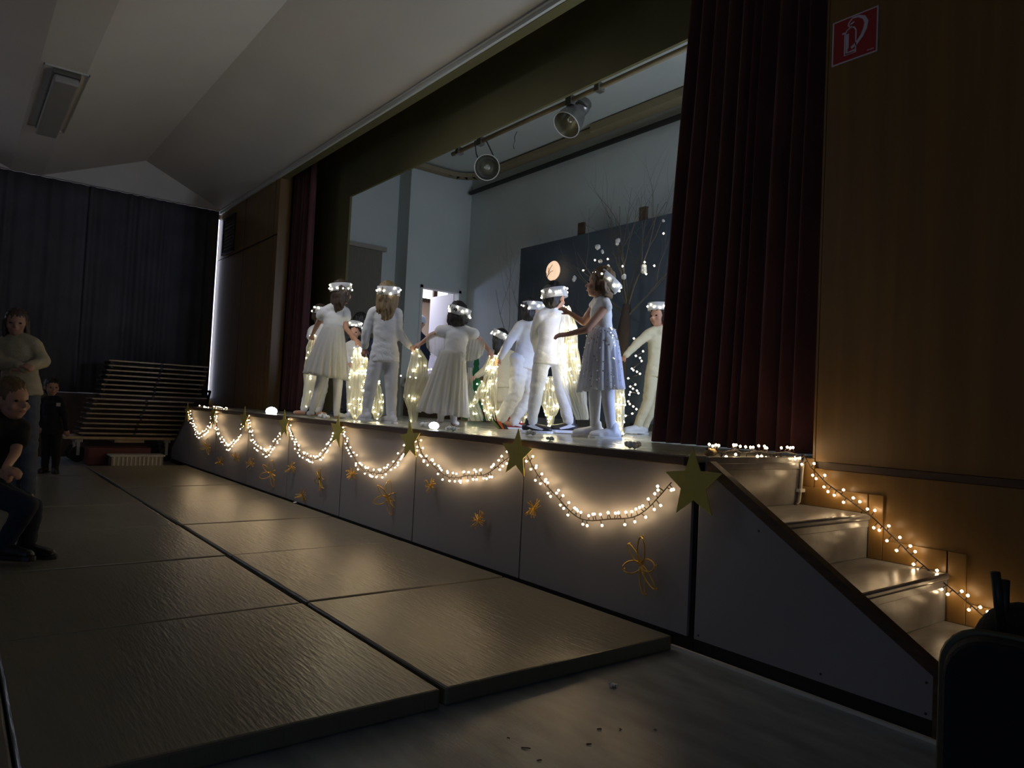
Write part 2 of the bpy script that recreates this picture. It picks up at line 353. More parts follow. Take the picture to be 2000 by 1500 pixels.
obj('window_rail', bx((-10.52, 2.5, 3.14), (-10.47, 5.9, 3.215)), M['brownbox'], wi)
obj('window_pane', bx((-10.62, 2.5, 3.20), (-10.60, 5.9, 3.5)), mat('sky_pane', (1, 1, 1), 0.5, emit=(0.88, 0.95, 1.0, 3.0)), wi)
# ribbed folding door on the recessed left wall
fd = empty('folding_door', 'grey-beige ribbed folding door on the left stage wall', 'door', (-8.36, 2.3, ZS))
n = 26
for k in range(n):
    y0 = 1.55 + k*(2.64-1.55)/n; w_ = (2.64-1.55)/n
    pts = [(-8.38, y0, 0), (-8.345, y0+w_*0.5, 0), (-8.38, y0+w_, 0)]
    bm = bmesh.new(); prism(bm, [(p[0], p[1], ZS+0.01) for p in pts], (0, 0, 3.48-ZS)); obj('slat', bm, M['ribbed'], fd)
obj('head_rail', bx((-8.38, 1.5, 3.49), (-8.31, 2.68, 3.56)), M['ribbed'], fd)

# ------------------------------------------------------------------ curtains
def drape(name, x0, x1, y, z0, z1, folds, amp, m, label, axis='x', seed=1, gather=0.0, lean=0.0):
    rnd = random.Random(seed); n = folds*10; bm = bmesh.new(); rows = 14
    ph = [0.0]
    for k in range(folds+1): ph.append(ph[-1] + rnd.uniform(0.6, 1.5))
    amps = [rnd.uniform(0.55, 1.25) for _ in range(folds+2)]
    grid = []
    for j in range(rows+1):
        t = j/rows; z = z0 + (z1-z0)*t; row = []
        for i in range(n+1):
            s = i/n; k = min(int(s*folds), folds-1); f = s*folds-k
            q = (ph[k] + (ph[k+1]-ph[k])*f)/ph[folds]
            x = x0 + (x1-x0)*q
            if gather: x = x0 + (x-x0)*(1-gather*t) if x1 > x0 else x
            x += lean*t*(1-s)
            a = amp*(amps[k]*(1-f)+amps[k+1]*f)*(1-0.25*t)
            dy = a*math.sin(2*math.pi*f + 0.25*math.sin(3*t+k)) + 0.012*noise.noise(Vector((x*3, t*3, seed)))
            p = (x, y+dy, z) if axis == 'x' else (y+dy, x, z)
            row.append(bm.verts.new(p))
        grid.append(row)
    for j in range(rows):
        for i in range(n): bm.faces.new((grid[j][i], grid[j][i+1], grid[j+1][i+1], grid[j+1][i]))
    o = obj(name, bm, m, smooth=True)
    s = o.modifiers.new('thick', 'SOLIDIFY'); s.thickness = 0.004
    return tag(o, label, 'curtain')
drape('stage_curtain', -1.165, 0.085, 1.02, ZS+0.008, 4.412, 11, 0.075, M['curtain'], 'wine red velvet curtain drawn to the right side of the stage', seed=3, lean=0.21)
drape('stage_curtain', -8.95, -7.50, 1.10, ZS+0.012, 4.412, 11, 0.085, M['curtain'], 'wine red velvet curtain gathered at the far left side of the stage', seed=5)
drape('window_curtain', -1.17, 0.790, XW+0.06, 1.005, 4.248, 12, 0.028, M['navy'], 'dark blue window curtain beside the bright gap at the corner', axis='y', seed=11)
drape('window_curtain', -3.17, -1.14, XW+0.06, 1.0, 4.248, 12, 0.028, M['navy'], 'dark blue window curtain behind the standing woman', axis='y', seed=12)
drape('window_curtain', -5.20, -3.14, XW+0.06, 1.0, 4.248, 12, 0.028, M['navy'], 'dark blue window curtain at the left edge of the picture', axis='y', seed=13)

# ------------------------------------------------------------------ floor mats
def matmesh(x0, x1, y0, y1, h=0.066, sd=0):
    bm = bx((x0, y0, 0.002), (x1, y1, h))
    return bm
rows_x = [(-0.066, -1.326), (-1.336, -2.545), (-2.555, -3.765), (-3.775, -5.005), (-5.015, -6.235), (-6.245, -7.455), (-7.465, -8.675)]
rown = ['nearest the camera', 'second from the camera', 'third from the camera', 'fourth from the camera', 'fifth from the camera', 'sixth from the camera', 'farthest from the camera']
coln = [('along the stage front', -0.045, -1.262), ('in the middle row', -1.29, -2.51), ('in the outer row', -2.517, -3.75)]
for ci, (cn, y0, y1) in enumerate(coln):
    for ri, (a, b) in enumerate(rows_x):
        dx = 0.0 if ci == 0 else 0.012*((ri*7+ci*3) % 4 - 1.5)
        o = obj('floor_mat', bx((b+dx*0.3, y1+0.003*(ri % 3), 0.001), (a+dx*0.3, y0-0.004*(ri % 2), 0.066+0.003*((ri+ci) % 2))), M['mat'], bevel=0.009)
        tag(o, 'gymnastics mat %s, %s' % (cn, rown[ri]), 'mat', 'gymnastics mats laid before the stage')

# ------------------------------------------------------------------ ceiling luminaire
M['lampcover'] = mat('grey_plastic_cover', (0.34, 0.32, 0.28), 0.5)
lm = empty('ceiling_luminaire', 'pale rectangular fluorescent ceiling light on the flat ceiling strip', 'ceiling light', (-7.4, -1.98, ZC))
bm = bmesh.new()
for a, b in (((-8.50, -2.175, 4.235), (-6.37, -2.165, ZC)), ((-8.50, -1.785, 4.235), (-6.37, -1.775, ZC)), ((-8.50, -2.175, 4.235), (-8.485, -1.775, ZC)), ((-6.385, -2.175, 4.235), (-6.37, -1.775, ZC))): box(bm, a, b)
obj('frame', bm, M['ivory'], lm)
obj('diffuser', bx((-8.42, -2.08, 4.12), (-6.44, -1.86, 4.20)), M['lampcover'], lm, bevel=0.02)
obj('mounting_tray', bx((-8.42, -2.09, 4.20), (-6.42, -1.85, 4.245)), M['grey'], lm)

# ------------------------------------------------------------------ fire extinguisher sign
sg = empty('fire_extinguisher_sign', 'square red fire extinguisher sign on the wood wall', 'sign', (0.24, YW, 3.04))
sx0, sx1, sz0, sz1 = 0.122, 0.358, 2.926, 3.159; YS = YW-0.004
obj('plate', bx((sx0, YS, sz0), (sx1, YW, sz1)), M['signwhite'], sg)
obj('red_field', bx((sx0+0.008, YS-0.001, sz0+0.007), (sx1-0.007, YS, sz1-0.007)), M['red'], sg)
def P(u, v_): return (sx0+(sx1-sx0)*u, YS-0.002, sz0+(sz1-sz0)*v_)
bm = bmesh.new()
def line(pts, wds):
    pts = [Vector(P(*p)) for p in pts]
    L = []; Rr = []
    for i, p in enumerate(pts):
        d = pts[min(i+1, len(pts)-1)]-pts[max(i-1, 0)]; d.normalize(); nn = Vector((-d.z, 0, d.x))
        wv = (wds[i] if isinstance(wds, list) else wds)*0.236/2
        L.append(bm.verts.new(p+nn*wv)); Rr.append(bm.verts.new(p-nn*wv))
    for i in range(len(pts)-1): bm.faces.new((L[i], L[i+1], Rr[i+1], Rr[i]))
line([(0.29, 0.62), (0.29, 0.15), (0.535, 0.15), (0.535, 0.64)], 0.03)
line([(0.29, 0.62), (0.33, 0.70), (0.41, 0.745), (0.49, 0.72), (0.535, 0.64)], 0.03)
line([(0.23, 0.66), (0.29, 0.66)], 0.04)
line([(0.335, 0.62), (0.335, 0.20), (0.53, 0.20)], 0.05)
line([(0.37, 0.62), (0.37, 0.28)], 0.02)
line([(0.45, 0.75), (0.40, 0.76), (0.36, 0.80), (0.37, 0.86)], 0.03)
line([(0.37, 0.86), (0.45, 0.94), (0.58, 0.93), (0.70, 0.86), (0.755, 0.74), (0.73, 0.60), (0.66, 0.46), (0.55, 0.34), (0.44, 0.27)], [0.03, 0.035, 0.05, 0.075, 0.09, 0.085, 0.075, 0.065, 0.06])
line([(0.40, 0.81), (0.49, 0.84)], 0.03)
for k in range(5): line([(0.80+k*0.03, 0.075), (0.80+k*0.03, 0.105)], 0.018)
obj('extinguisher_symbol', bm, M['signwhite'], sg)

# ------------------------------------------------------------------ backdrop, tree, moon, scenery
bd = empty('backdrop_panel', 'large dark blue painted night sky panel at the back of the stage', 'backdrop', (-3.6, 3.7, ZS))
obj('board', bx((-6.13, 3.70, 0.97), (-1.4, 3.72, 3.40)), M['backdrop'], bd)
for x in (-4.90, -3.82, -2.6): obj('post', bx((x-0.055, 3.722, ZS), (x+0.055, 3.76, 3.57)), M['darkwood'], bd)
def branch(bm, p, d, L, r, depth, rnd, tips, ymin=3.36):
    pts = [p]; rad = [r]; n_ = 5
    for k in range(n_):
        d = (d + Vector((rnd.uniform(-.22, .22), rnd.uniform(-.05, .05), rnd.uniform(-.12, .2)))).normalized()
        p = p + d*L/n_; p.y = max(ymin, min(p.y, 3.66)); pts.append(p.copy()); rad.append(r*(1-0.75*(k+1)/n_))
        if depth and k in (1, 2, 3):
            d2 = (d + Vector((rnd.choice((-1, 1))*rnd.uniform(.4, .9), rnd.uniform(-.1, .1), rnd.uniform(-.1, .4)))).normalized()
            branch(bm, p.copy(), d2, L*rnd.uniform(.45, .7), rad[-1]*.7, depth-1, rnd, tips, ymin)
    tips.append(p.copy()); tube(bm, pts, rad, 5)
tr = empty('bare_tree', 'bare stage tree with a dark trunk wound in fairy lights', 'tree', (-3.84, 3.45, ZS))
bm = bmesh.new(); tube(bm, [(-3.88, 3.45, ZS), (-3.87, 3.45, 1.2), (-3.82, 3.45, 1.6), (-3.77, 3.44, 2.05), (-3.74, 3.44, 2.35)], [0.11, 0.085, 0.08, 0.075, 0.045], 12)
obj('trunk', bm, M['bark'], tr, smooth=True)
rnd = random.Random(21); tips = []; bm = bmesh.new()
for (x, z, dx, dz, L) in ((-3.74, 2.2, -0.9, 0.7, 1.7), (-3.74, 2.25, -0.5, 1.0, 1.6), (-3.74, 2.3, 0.0, 1.0, 1.5), (-3.74, 2.3, 0.5, 1.0, 1.7), (-3.74, 2.2, 0.9, 0.6, 1.3), (-3.78, 2.0, -1.0, 0.35, 1.5), (-3.74, 2.3, 0.25, 1.0, 1.8), (-3.74, 2.3, -0.25, 1.0, 1.7)):
    branch(bm, Vector((x, 3.45, z)), Vector((dx, -0.02, dz)).normalized(), L*0.72, 0.013, 2, rnd, tips)
tw = obj('branches', bm, M['twig'], tr); tw['kind'] = 'stuff'
# second thicket of twigs left of the panel
tb = empty('twig_bundle', 'thin bare twigs standing at the left edge of the blue panel', 'twigs', (-6.2, 3.5, ZS))
bm = bmesh.new(); tips2 = []
for k in range(7):
    branch(bm, Vector((-6.05+0.05*k, 3.6, ZS)), Vector((rnd.uniform(-.28, .12), 0, 1)).normalized(), rnd.uniform(1.2, 2.1), 0.009, 2, rnd, tips2, 3.55)
obj('twigs', bm, M['twig'], tb)['kind'] = 'stuff'
# cotton tufts on the branches
for i, (px, py, s) in enumerate(((1168, 482, 9), (1176, 492, 6), (1206, 472, 9), (1259, 525, 10), (1122, 544, 8), (1218, 540, 8), (1173, 508, 7), (1188, 520, 6), (1296, 432, 4))):
    c = onY(px, py, 3.40); bm = bmesh.new()
    for k in range(4): ball(bm, c + Vector((rnd.uniform(-.03, .03), 0, rnd.uniform(-.03, .03)))*s/12, 0.0034*s, 1, (1, .6, 1.1))
    o = obj('cotton_tuft', bm, M['cotton'], smooth=True)
    wh = ['high and left', 'directly above the tilted headband', 'highest, above the dangling cluster', 'right, by three small lights', 'left, near the glowing moon', 'beside the lit headband on its right', 'just behind the tilted headband', 'touching the tilted headband', 'tiny, at the top right'][i]
    tag(o, 'white cotton tuft on the stage tree, '+wh, 'cotton tuft', 'cotton tufts on the bare tree')
# lights in the tree
ts = empty('tree_light_string', 'small fairy lights scattered along the branches and trunk of the tree', 'fairy lights', (-3.84, 3.4, 1.0))
bm = bmesh.new(); ball(bm, (0, 0, 0), 0.011, 1); bulb_me = bpy.data.meshes.new('bulb'); bm.to_mesh(bulb_me); bm.free(); bulb_me.materials.append(M['led'])
def bulbs(pts, me, parent, label=None, scale=1):
    t = Vector(parent.location)
    for p in pts:
        o = bpy.data.objects.new('bulb', me); COL.objects.link(o); o.parent = parent; o.location = Vector(p)-t
        if scale != 1: o.scale = (scale,)*3
tp = [onY(a, b, 3.36) for a, b in ((1296, 456), (1139, 528), (1162, 508), (1187, 506), (1216, 520), (1259, 512), (1278, 519), (1262, 535), (1238, 661), (1256, 686), (1242, 695), (1250, 699), (1253, 705), (1234, 720), (1237, 723), (1244, 726), (1250, 730), (1227, 739), (1241, 751), (1231, 755), (1236, 759), (1244, 763), (1247, 768), (1231, 766), (1229, 771), (1227, 784), (1230, 789), (1237, 794), (1243, 799), (1235, 808), (1222, 812))]
bulbs(tp, bulb_me, ts, scale=1.0)
bm = bmesh.new()
tube(bm, [p+Vector((0, 0.012, 0)) for p in tp[8:]], 0.0025, 4); obj('wire', bm, M['cable'], ts)
bm = bmesh.new(); tube(bm, [p+Vector((0, 0.015, 0)) for p in tp[:8]], 0.002, 4); obj('wire', bm, M['cable'], ts)
# moon
mc = onY(1080, 529, 3.58); mo = empty('glowing_moon', 'round glowing paper moon lamp on the blue panel', 'moon lamp', mc)
bm = bmesh.new(); lathe(bm, [(0.001, -0.055), (0.06, -0.05), (0.115, -0.028), (0.135, 0.0), (0.12, 0.02), (0.05, 0.03), (0.001, 0.03)], Matrix.Translation(mc) @ Matrix.Rotation(R(90), 4, 'X'), 28)
obj('moon_disc', bm, M['moon'], mo, smooth=True)
bm = bmesh.new()
for pts in (((-.03, -.16), (-.02, -.09), (0.03, 0.02), (0.07, 0.06)), ((-.02, -.09), (-.06, -.02), (-.09, 0.0)), ((0.0, -.04), (0.0, 0.03)), ((-.02, -.08), (0.04, -.03), (0.09, -.02)), ((-.06, -.02), (-.05, 0.03))):
    tube(bm, [mc+Vector((a, -0.075, b)) for a, b in pts], 0.0035, 5)
obj('twig', bm, M['bark'], mo)

# snow covered scenery row behind the children
sc = empty('scenery_table', 'low scenery bench draped with a pale snow cloth behind the children', 'scenery', (-6.8, 3.2, ZS))
bm = bmesh.new(); nx, ny = 46, 6; g = []
for i in range(nx+1):
    x = -7.95 + i*2.7/nx; row = []
    for j in range(ny+1):
        t = j/ny; y = 2.88 + 0.5*min(1, t*1.4); z = ZS + (0.66 if j > 1 else 0.66-(2-j)*0.11) + 0.05*noise.noise(Vector((x*2.2, t*2, 3)))+0.02*noise.noise(Vector((x*9, t*5, 1)))
        row.append(bm.verts.new((x, y-(0.02 if j < 2 else 0), z)))
    g.append(row)
for i in range(nx):
    for j in range(ny): bm.faces.new((g[i][j], g[i+1][j], g[i+1][j+1], g[i][j+1]))
o = obj('snow_cloth', bm, M['cotton'], sc, smooth=True); o.modifiers.new('s', 'SOLIDIFY').thickness = 0.02
for x0, x1, m_ in ((-7.9, -7.1, M['brownbox']), (-7.08, -6.3, M['darkwood']), (-6.28, -5.35, M['tan'])):
    obj('box', bx((x0, 2.90, ZS+0.002), (x1, 3.34, ZS+0.60)), m_, sc, bevel=0.004)
fir = empty('fir_tree_cutout', 'green zigzag cardboard fir tree cut-out behind the girl in the long dress', 'cut-out tree', (-5.9, 2.75, ZS))
cx, cy = onY(930, 760, 2.72).x, 2.70
pts = []
for k in range(6):
    z = ZS+0.02+k*0.145; wv = 0.27*(1-k/6.5)
    pts += [(cx+wv, cy, z), (cx+wv*0.45, cy, z+0.12)]
pts += [(cx, cy, ZS+0.98)]
pts += [(2*cx-p[0], p[1], p[2]) for p in pts[-2::-1]]
obj('card', prism(bmesh.new(), pts, (0, 0.008, 0)), M['green'], fir)
obj('stand', bx((cx-0.03, cy+0.009, ZS), (cx+0.03, cy+0.12, ZS+0.4)), M['tan'], fir)
lx = empty('scenery_light_string', 'string of small lights along the scenery behind the long white dress', 'fairy lights', (-6, 2.9, ZS))
lp = [onY(a, b, 2.66) for a, b in ((783, 734), (801, 736), (812, 738), (837, 722), (842, 721), (932, 750), (912, 790), (928, 832), (850, 760), (995, 760), (1013, 806), (1018, 812))]
bulbs(lp, bulb_me, lx); bm = bmesh.new(); tube(bm, [p+Vector((0, .012, 0)) for p in lp], 0.002, 4); obj('wire', bm, M['cable'], lx)

# ------------------------------------------------------------------ stage spotlights on a pipe
pp = empty('lighting_pipe', 'ochre lighting pipe under the stage ceiling with two lamps', 'pipe', (-3, 1.9, 4.10))
bm = bmesh.new(); tube(bm, [(-5.25, 1.9, 4.10), (0.9, 1.9, 4.10)], 0.024, 10); obj('pipe', bm, M['cornice'], pp, smooth=True)
for x in (-5.1, -2.75, -0.6):
    bm = bmesh.new(); tube(bm, [(x, 1.9, 4.12), (x, 1.9, ZSC)], 0.010, 6); box(bm, (x-0.03, 1.86, 4.06), (x+0.03, 1.94, 4.14)); obj('hanger', bm, M['grey'], pp)
bm = bmesh.new(); q = [onY(a, b, 1.9) for a, b in ((1010, 257), (1005, 268), (1006, 275), (1003, 284), (1004, 291))]; tube(bm, q, 0.006, 5)
tag(obj('hanging_cord', bm, M['grey']), 'short frayed cord hanging between the two stage lamps', 'cord')
def spot(cpx, dirv, label, Lh=0.34, rad=0.14):
    mouth = onY(*cpx, 1.85); d = Vector(dirv).normalized()
    s = empty('stage_lamp', label, 'stage lamp', mouth, 'stage lamps on the pipe')
    q = d.to_track_quat('Z', 'Y').to_matrix().to_4x4(); Mx = Matrix.Translation(mouth) @ q
    bm = bmesh.new(); lathe(bm, [(rad, 0), (rad*0.93, -0.10), (rad*0.72, -0.19), (rad*0.5, -0.235), (rad*0.48, -0.27), (rad*0.56, -0.275), (rad*0.56, -0.33), (rad*0.5, -0.335), (rad*0.5, -0.39), (0.01, -0.41)], Mx, 28)
    obj('housing', bm, M['grey'], s, smooth=True)
    bm = bmesh.new(); lathe(bm, [(rad*0.97, -0.002), (rad*0.88, -0.09), (rad*0.66, -0.17), (rad*0.4, -0.21), (0.005, -0.22)], Mx, 28); obj('reflector', bm, M['reflector'], s, smooth=True)
    bm = bmesh.new(); lathe(bm, [(rad*1.0, -0.006), (rad*1.03, 0.0), (rad*1.0, 0.007), (rad*0.955, 0.0)], Mx, 28); obj('rim', bm, M['ivory'], s, smooth=True)
    bm = bmesh.new(); lathe(bm, [(0.001, -0.05), (0.028, -0.07), (0.034, -0.11), (0.022, -0.17), (0.02, -0.215)], Mx, 16); obj('lamp_bulb', bm, M['glass'], s, smooth=True)
    for sg_ in (-1, 1):
        side = (d.cross(Vector((0, 0, 1)))).normalized()*sg_*rad*0.62
        a = mouth - d*0.28 + side; t = Vector((mouth.x - d.x*0.30, 1.9, 4.10)) + side*0.8
        bm = bmesh.new(); tube(bm, [a, a + (t-a)*0.5 + side*0.2, t, Vector((t.x-side.x*.8, 1.9, 4.125))], 0.0075, 6); obj('yoke_arm', bm, M['black'], s)
    c = Vector((mouth.x - d.x*0.30, 1.9, 4.10)); obj('clamp', bx(c-Vector((0.04, 0.03, 0.045)), c+Vector((0.04, 0.03, 0.045))), M['grey'], s)
    return s
a1 = onY(951, 327, 1.85); spot((951, 327), (CAM-a1)+Vector((-.9, .0, .15)), 'round grey stage lamp on the left, its mouth turned to the camera')
spot((1106, 244), (0.05, -0.67, -0.78), 'bell shaped grey stage lamp on the right, pointing down left')

# ------------------------------------------------------------------ garlands on the stage front
bm = bmesh.new(); ball(bm, (0, 0, 0), 0.0068, 1, (1, 1, 1)); gb_me = bpy.data.meshes.new('bulb'); bm.to_mesh(gb_me); bm.free(); gb_me.materials.append(M['bulb'])
names = ['nearest swag, right of the seventh star', 'second swag from the stairs', 'third swag from the stairs', 'fourth swag from the stairs', 'fifth swag from the stairs', 'sixth swag from the stairs', 'farthest swag at the left end']
lowz = [0.468, 0.575, 0.482, 0.495, 0.456, 0.43, 0.50]
names[0] = 'nearest and widest swag, beside the stairs'
rnd = random.Random(5)
def garland(label, pts, nb, grp, stub=0.032, normal=Vector((0, -1, 0)), ramp=None, name='fairy_light_garland', spread=1.0):
    c = sum((Vector(p) for p in pts), Vector())/len(pts)
    g_ = empty(name, label, 'fairy lights', c, grp)
    # arc length resample
    P_ = [Vector(p) for p in pts]; L = [0]
    for a, b in zip(P_, P_[1:]): L.append(L[-1]+(b-a).length)
    def at(s):
        for k in range(len(P_)-1):
            if L[k+1] >= s: f = (s-L[k])/max(1e-6, L[k+1]-L[k]); return P_[k].lerp(P_[k+1], f), (P_[k+1]-P_[k]).normalized()
        return P_[-1], (P_[-1]-P_[-2]).normalized()
    bm = bmesh.new(); tube(bm, P_, 0.0034, 6); B = []
    side = 1
    for k in range(nb):
        s = L[-1]*(k+0.5+rnd.uniform(-.2, .2))/nb; p, d = at(s)
        if rnd.random() < 0.55: side = -side
        nrm = d.cross(normal).normalized()*side
        v_ = (nrm + d*rnd.uniform(-.5, .5)*spread + normal*rnd.uniform(-.35, .45)).normalized()*stub*rnd.uniform(.7, 1.15)
        e = p+v_
        tube(bm, [p, e - v_.normalized()*0.006], [0.0022, 0.003], 5); B.append(e)
    obj('cable', bm, M['cable'], g_, smooth=True); bulbs(B, gb_me, g_)
    return g_
for i in range(7):
    x1 = -1.25*i - (0.10 if i == 0 else 0.04); x0 = -1.25*(i+1)+0.06
    if i == 0: x0 = -1.20
    zt1 = 0.745 if i == 0 else 0.79; zt0 = 0.83; lz = lowz[i]
    pts = []
    for k in range(29):
        t = k/28; x = x0+(x1-x0)*t
        base = zt0+(zt1-zt0)*t; sag = (min(zt0, zt1)-lz)
        if i == 1: tt = t**0.8
        else: tt = t
        z = base - sag*(1-(abs(2*tt-1))**2.1) - 0.012*math.sin(t*17+i)
        pts.append((x, -0.045+0.008*math.sin(t*11+i*2), z))
    garland('warm white fairy lights on the stage front, '+names[i], pts, 56 if i else 54, 'fairy light swags on the stage front')
# string on the top step, down the stairs wall, and on the far apron
pts = [(0.0, 0.06, 0.92), (0.02, 0.15, 0.905), (0.03, 0.25, 0.92), (0.0, 0.34, 0.90), (0.03, 0.45, 0.915), (0.01, 0.56, 0.90), (0.03, 0.68, 0.91), (0.03, 0.78, 0.90)]
garland('warm fairy lights heaped along the top step under the curtain', pts, 36, None, stub=0.03, normal=Vector((1, 0, 0)), name='fairy_light_string')
pts = [(0.06, 0.79, 0.90), (0.10, 0.79, 0.84), (0.19, 0.79, 0.765), (0.30, 0.79, 0.70), (0.42, 0.785, 0.635), (0.52, 0.785, 0.555), (0.62, 0.785, 0.475), (0.72, 0.785, 0.405), (0.83, 0.785, 0.335), (0.93, 0.785, 0.265), (1.02, 0.785, 0.235)]
garland('warm fairy lights sloping down the wood wall beside the steps', pts, 40, None, stub=0.03, name='fairy_light_string', spread=.5)
pts = [(-8.55, 0.02, 0.90), (-8.3, 0.06, 0.895), (-8.0, 0.10, 0.90), (-7.7, 0.06, 0.90), (-7.4, 0.10, 0.90)]
garland('fairy lights lying on the far left end of the stage edge', pts, 16, None, stub=0.025, normal=Vector((0, 0, 1)), name='fairy_light_string')

# gold cardboard stars
def star_pts(c, Ro, Ri, rot, n=5):
    out = []
    for k in range(2*n):
        r_ = Ro if k % 2 == 0 else Ri; a = rot + math.pi/2 + k*math.pi/n
        out.append((c[0]+r_*math.cos(a), c[1], c[2]+r_*math.sin(a)))
    return out
sl = ['largest and nearest, at the top of the stairs', 'second from the stairs', 'third from the stairs', 'fourth from the stairs', 'fifth from the stairs', 'sixth from the stairs', 'seventh from the stairs', 'farthest, at the left end of the stage']
for i in range(8):
    c = (0.03 if i == 0 else -1.25*i, -0.062, 0.765 if i == 0 else 0.80)
    o = obj('gold_star', prism(bmesh.new(), star_pts(c, 0.165 if i == 0 else 0.15, 0.072 if i == 0 else 0.066, R([4, -3, 6, -8, 5, -4, 7, 0][i])), (0, 0.004, 0)), M['gold'])
    tag(o, 'flat gold cardboard star, '+sl[i], 'star', 'gold stars along the stage edge')
# wire stars / glitter pendants below the swags
def wirestar(px, py, sz, kind, rz, label):
    c = onY(px, py, -0.025); g_ = empty('wire_star', label, 'ornament', c, 'gold wire ornaments on the stage front')
    rot = Matrix.Rotation(R(rz), 3, 'Z'); cc = c + Vector((0, -0.012, 0))
    if kind == 'loop':
        for k, (ang, ln, wd) in enumerate(((88, 1.15, .34), (132, 1.0, .25), (200, .95, .42), (285, 1.15, .22), (318, 1.15, .25), (10, .8, .42))):
            a = R(ang); dx = Vector((math.cos(a), 0, math.sin(a))); sd = Vector((-dx.z, 0, dx.x))
            pts = []
            for t in range(15):
                f = t/14*2*math.pi; r_ = (1-math.cos(f))/2*ln; s_ = math.sin(f)*wd*0.6
                pts.append(cc + rot @ ((dx*r_ + sd*s_ + Vector((0, -0.12*math.sin(f*.5), 0)))*sz))
            bm = bmesh.new(); tube(bm, pts, 0.0036, 5); ball(bm, cc + rot @ (dx*ln*1.02*sz), 0.006, 1); obj('loop', bm, M['goldwire'], g_)
    else:
        rr = random.Random(int(px)); bm = bmesh.new()
        for k in range(22):
            v_ = Vector((rr.uniform(-1, 1), rr.uniform(-.35, .35), rr.uniform(-1, 1))).normalized()*sz*rr.uniform(.55, 1)
            v_ = rot @ v_; p2 = cc+v_
            if p2.y > -0.012: p2.y = -0.012
            tube(bm, [cc, cc.lerp(p2, .55)+Vector((0, 0, rr.uniform(-.008, .008))), p2], 0.0022, 4); ball(bm, p2, 0.0042, 1)
        obj('rays', bm, M['goldwire'], g_)['kind'] = 'stuff'
    bm = bmesh.new(); ball(bm, cc, 0.006, 1); obj('knot', bm, M['goldwire'], g_)
wirestar(1256, 1103, 0.118, 'loop', 0, 'gold glitter wire star on the nearest panel, below the widest swag')
wirestar(1046, 990, 0.068, 'burst', 78, 'narrow gold tinsel ornament hanging at the left start of the widest swag')
wirestar(937, 1016, 0.068, 'burst', 0, 'faint round gold wire snowflake below the second swag')
wirestar(843, 948, 0.06, 'burst', 78, 'narrow gold tinsel ornament right of the third star')
wirestar(760, 972, 0.115, 'loop', 55, 'gold wire star below the third swag')
wirestar(690, 925, 0.06, 'burst', 72, 'narrow gold tinsel ornament right of the fourth star')
wirestar(627, 937, 0.085, 'loop', 5, 'round gold wire star below the fourth swag')
wirestar(593, 966, 0.085, 'burst', 75, 'faint tinsel strand low on the panel below the fourth swag')
wirestar(571, 912, 0.07, 'burst', 75, 'small gold tinsel ornament right of the fifth star')
wirestar(531, 925, 0.12, 'loop', 62, 'slim gold wire star below the fifth swag')
wirestar(492, 905, 0.07, 'burst', 75, 'small gold tinsel ornament right of the sixth star')
wirestar(464, 893, 0.07, 'burst', 70, 'small faint wire ornament below the sixth swag, right one')
wirestar(433, 902, 0.07, 'burst', 70, 'small faint wire ornament below the sixth swag, left one')
wirestar(406, 872, 0.09, 'loop', 60, 'gold wire star below the farthest swag')

# ------------------------------------------------------------------ small things on stage and floor
def tuft(px, py, sz, label, z=ZS, name='cotton_ball', lit=False):
    c = onZ(px, py, z); return tuftw(c.x, c.y, z, sz, label, name, lit)
def tuftw(x, y, z, sz, label, name='cotton_ball', lit=False):
    bm = bmesh.new(); rr = random.Random(int(x*100))
    for k in range(10): ball(bm, (x+rr.uniform(-.7, .7)*sz, y+rr.uniform(-.5, .5)*sz, z+sz*0.33+rr.uniform(0, .25)*sz), sz*rr.uniform(.25, .38), 1)
    return tag(obj(name, bm, M['cotton'], smooth=True), label, 'cotton ball', 'loose cotton snow')
for x, y, z, s, l in ((-0.50, 0.10, ZS, 0.05, 'fluffy cotton clump on the stage edge by the red curtain'), (-1.17, 0.12, ZS, 0.03, 'small grey cotton ball on the stage edge below the black and white shoes'),
                   (-2.24, 0.12, ZS, 0.045, 'cotton ball on the stage edge before the girl in the long dress'), (-2.9, 0.3, ZS, 0.05, 'cotton fluff on the stage beside the trailing scarf'),
                   (-4.25, 0.06, ZS, 0.05, 'cotton fluff on the stage edge below the leftmost girl'), (-4.7, 0.2, ZS, 0.055, 'cotton fluff beside the feet of the leftmost girl'), (-1.75, 0.45, ZS, .05, 'cotton fluff behind the dangling shoe')):
    tuftw(x, y, z, s, l)
f1 = onZ(1198, 1341, 0); tuftw(f1.x, f1.y, 0, 0.018, 'tiny white cotton scrap on the bare hall floor')
f1 = onZ(582, 983, 0.069); tuftw(f1.x, f1.y-0.03, 0.069, 0.02, 'tiny white scrap on the mats at the foot of the stage')
def applight(px, py, r_, label):
    c = onZ(px, py, ZS+0.03); c.y = max(c.y, 0.06)
    g_ = empty('light_ball', label, 'light', c)
    bm = bmesh.new(); ball(bm, c, r_, 2, (1.25, 1, .8)); obj('globe', bm, M['cool'], g_, smooth=True)
    bm = bmesh.new(); lathe(bm, [(r_*.7, -0.03), (r_*.7, -r_*.5)], Matrix.Translation(c), 14, True); obj('base', bm, M['ivory'], g_)
applight(829, 831, 0.035, 'glowing white light ball on the stage edge by the third star')
applight(497, 802, 0.06, 'glowing white light ball on the far end of the stage')
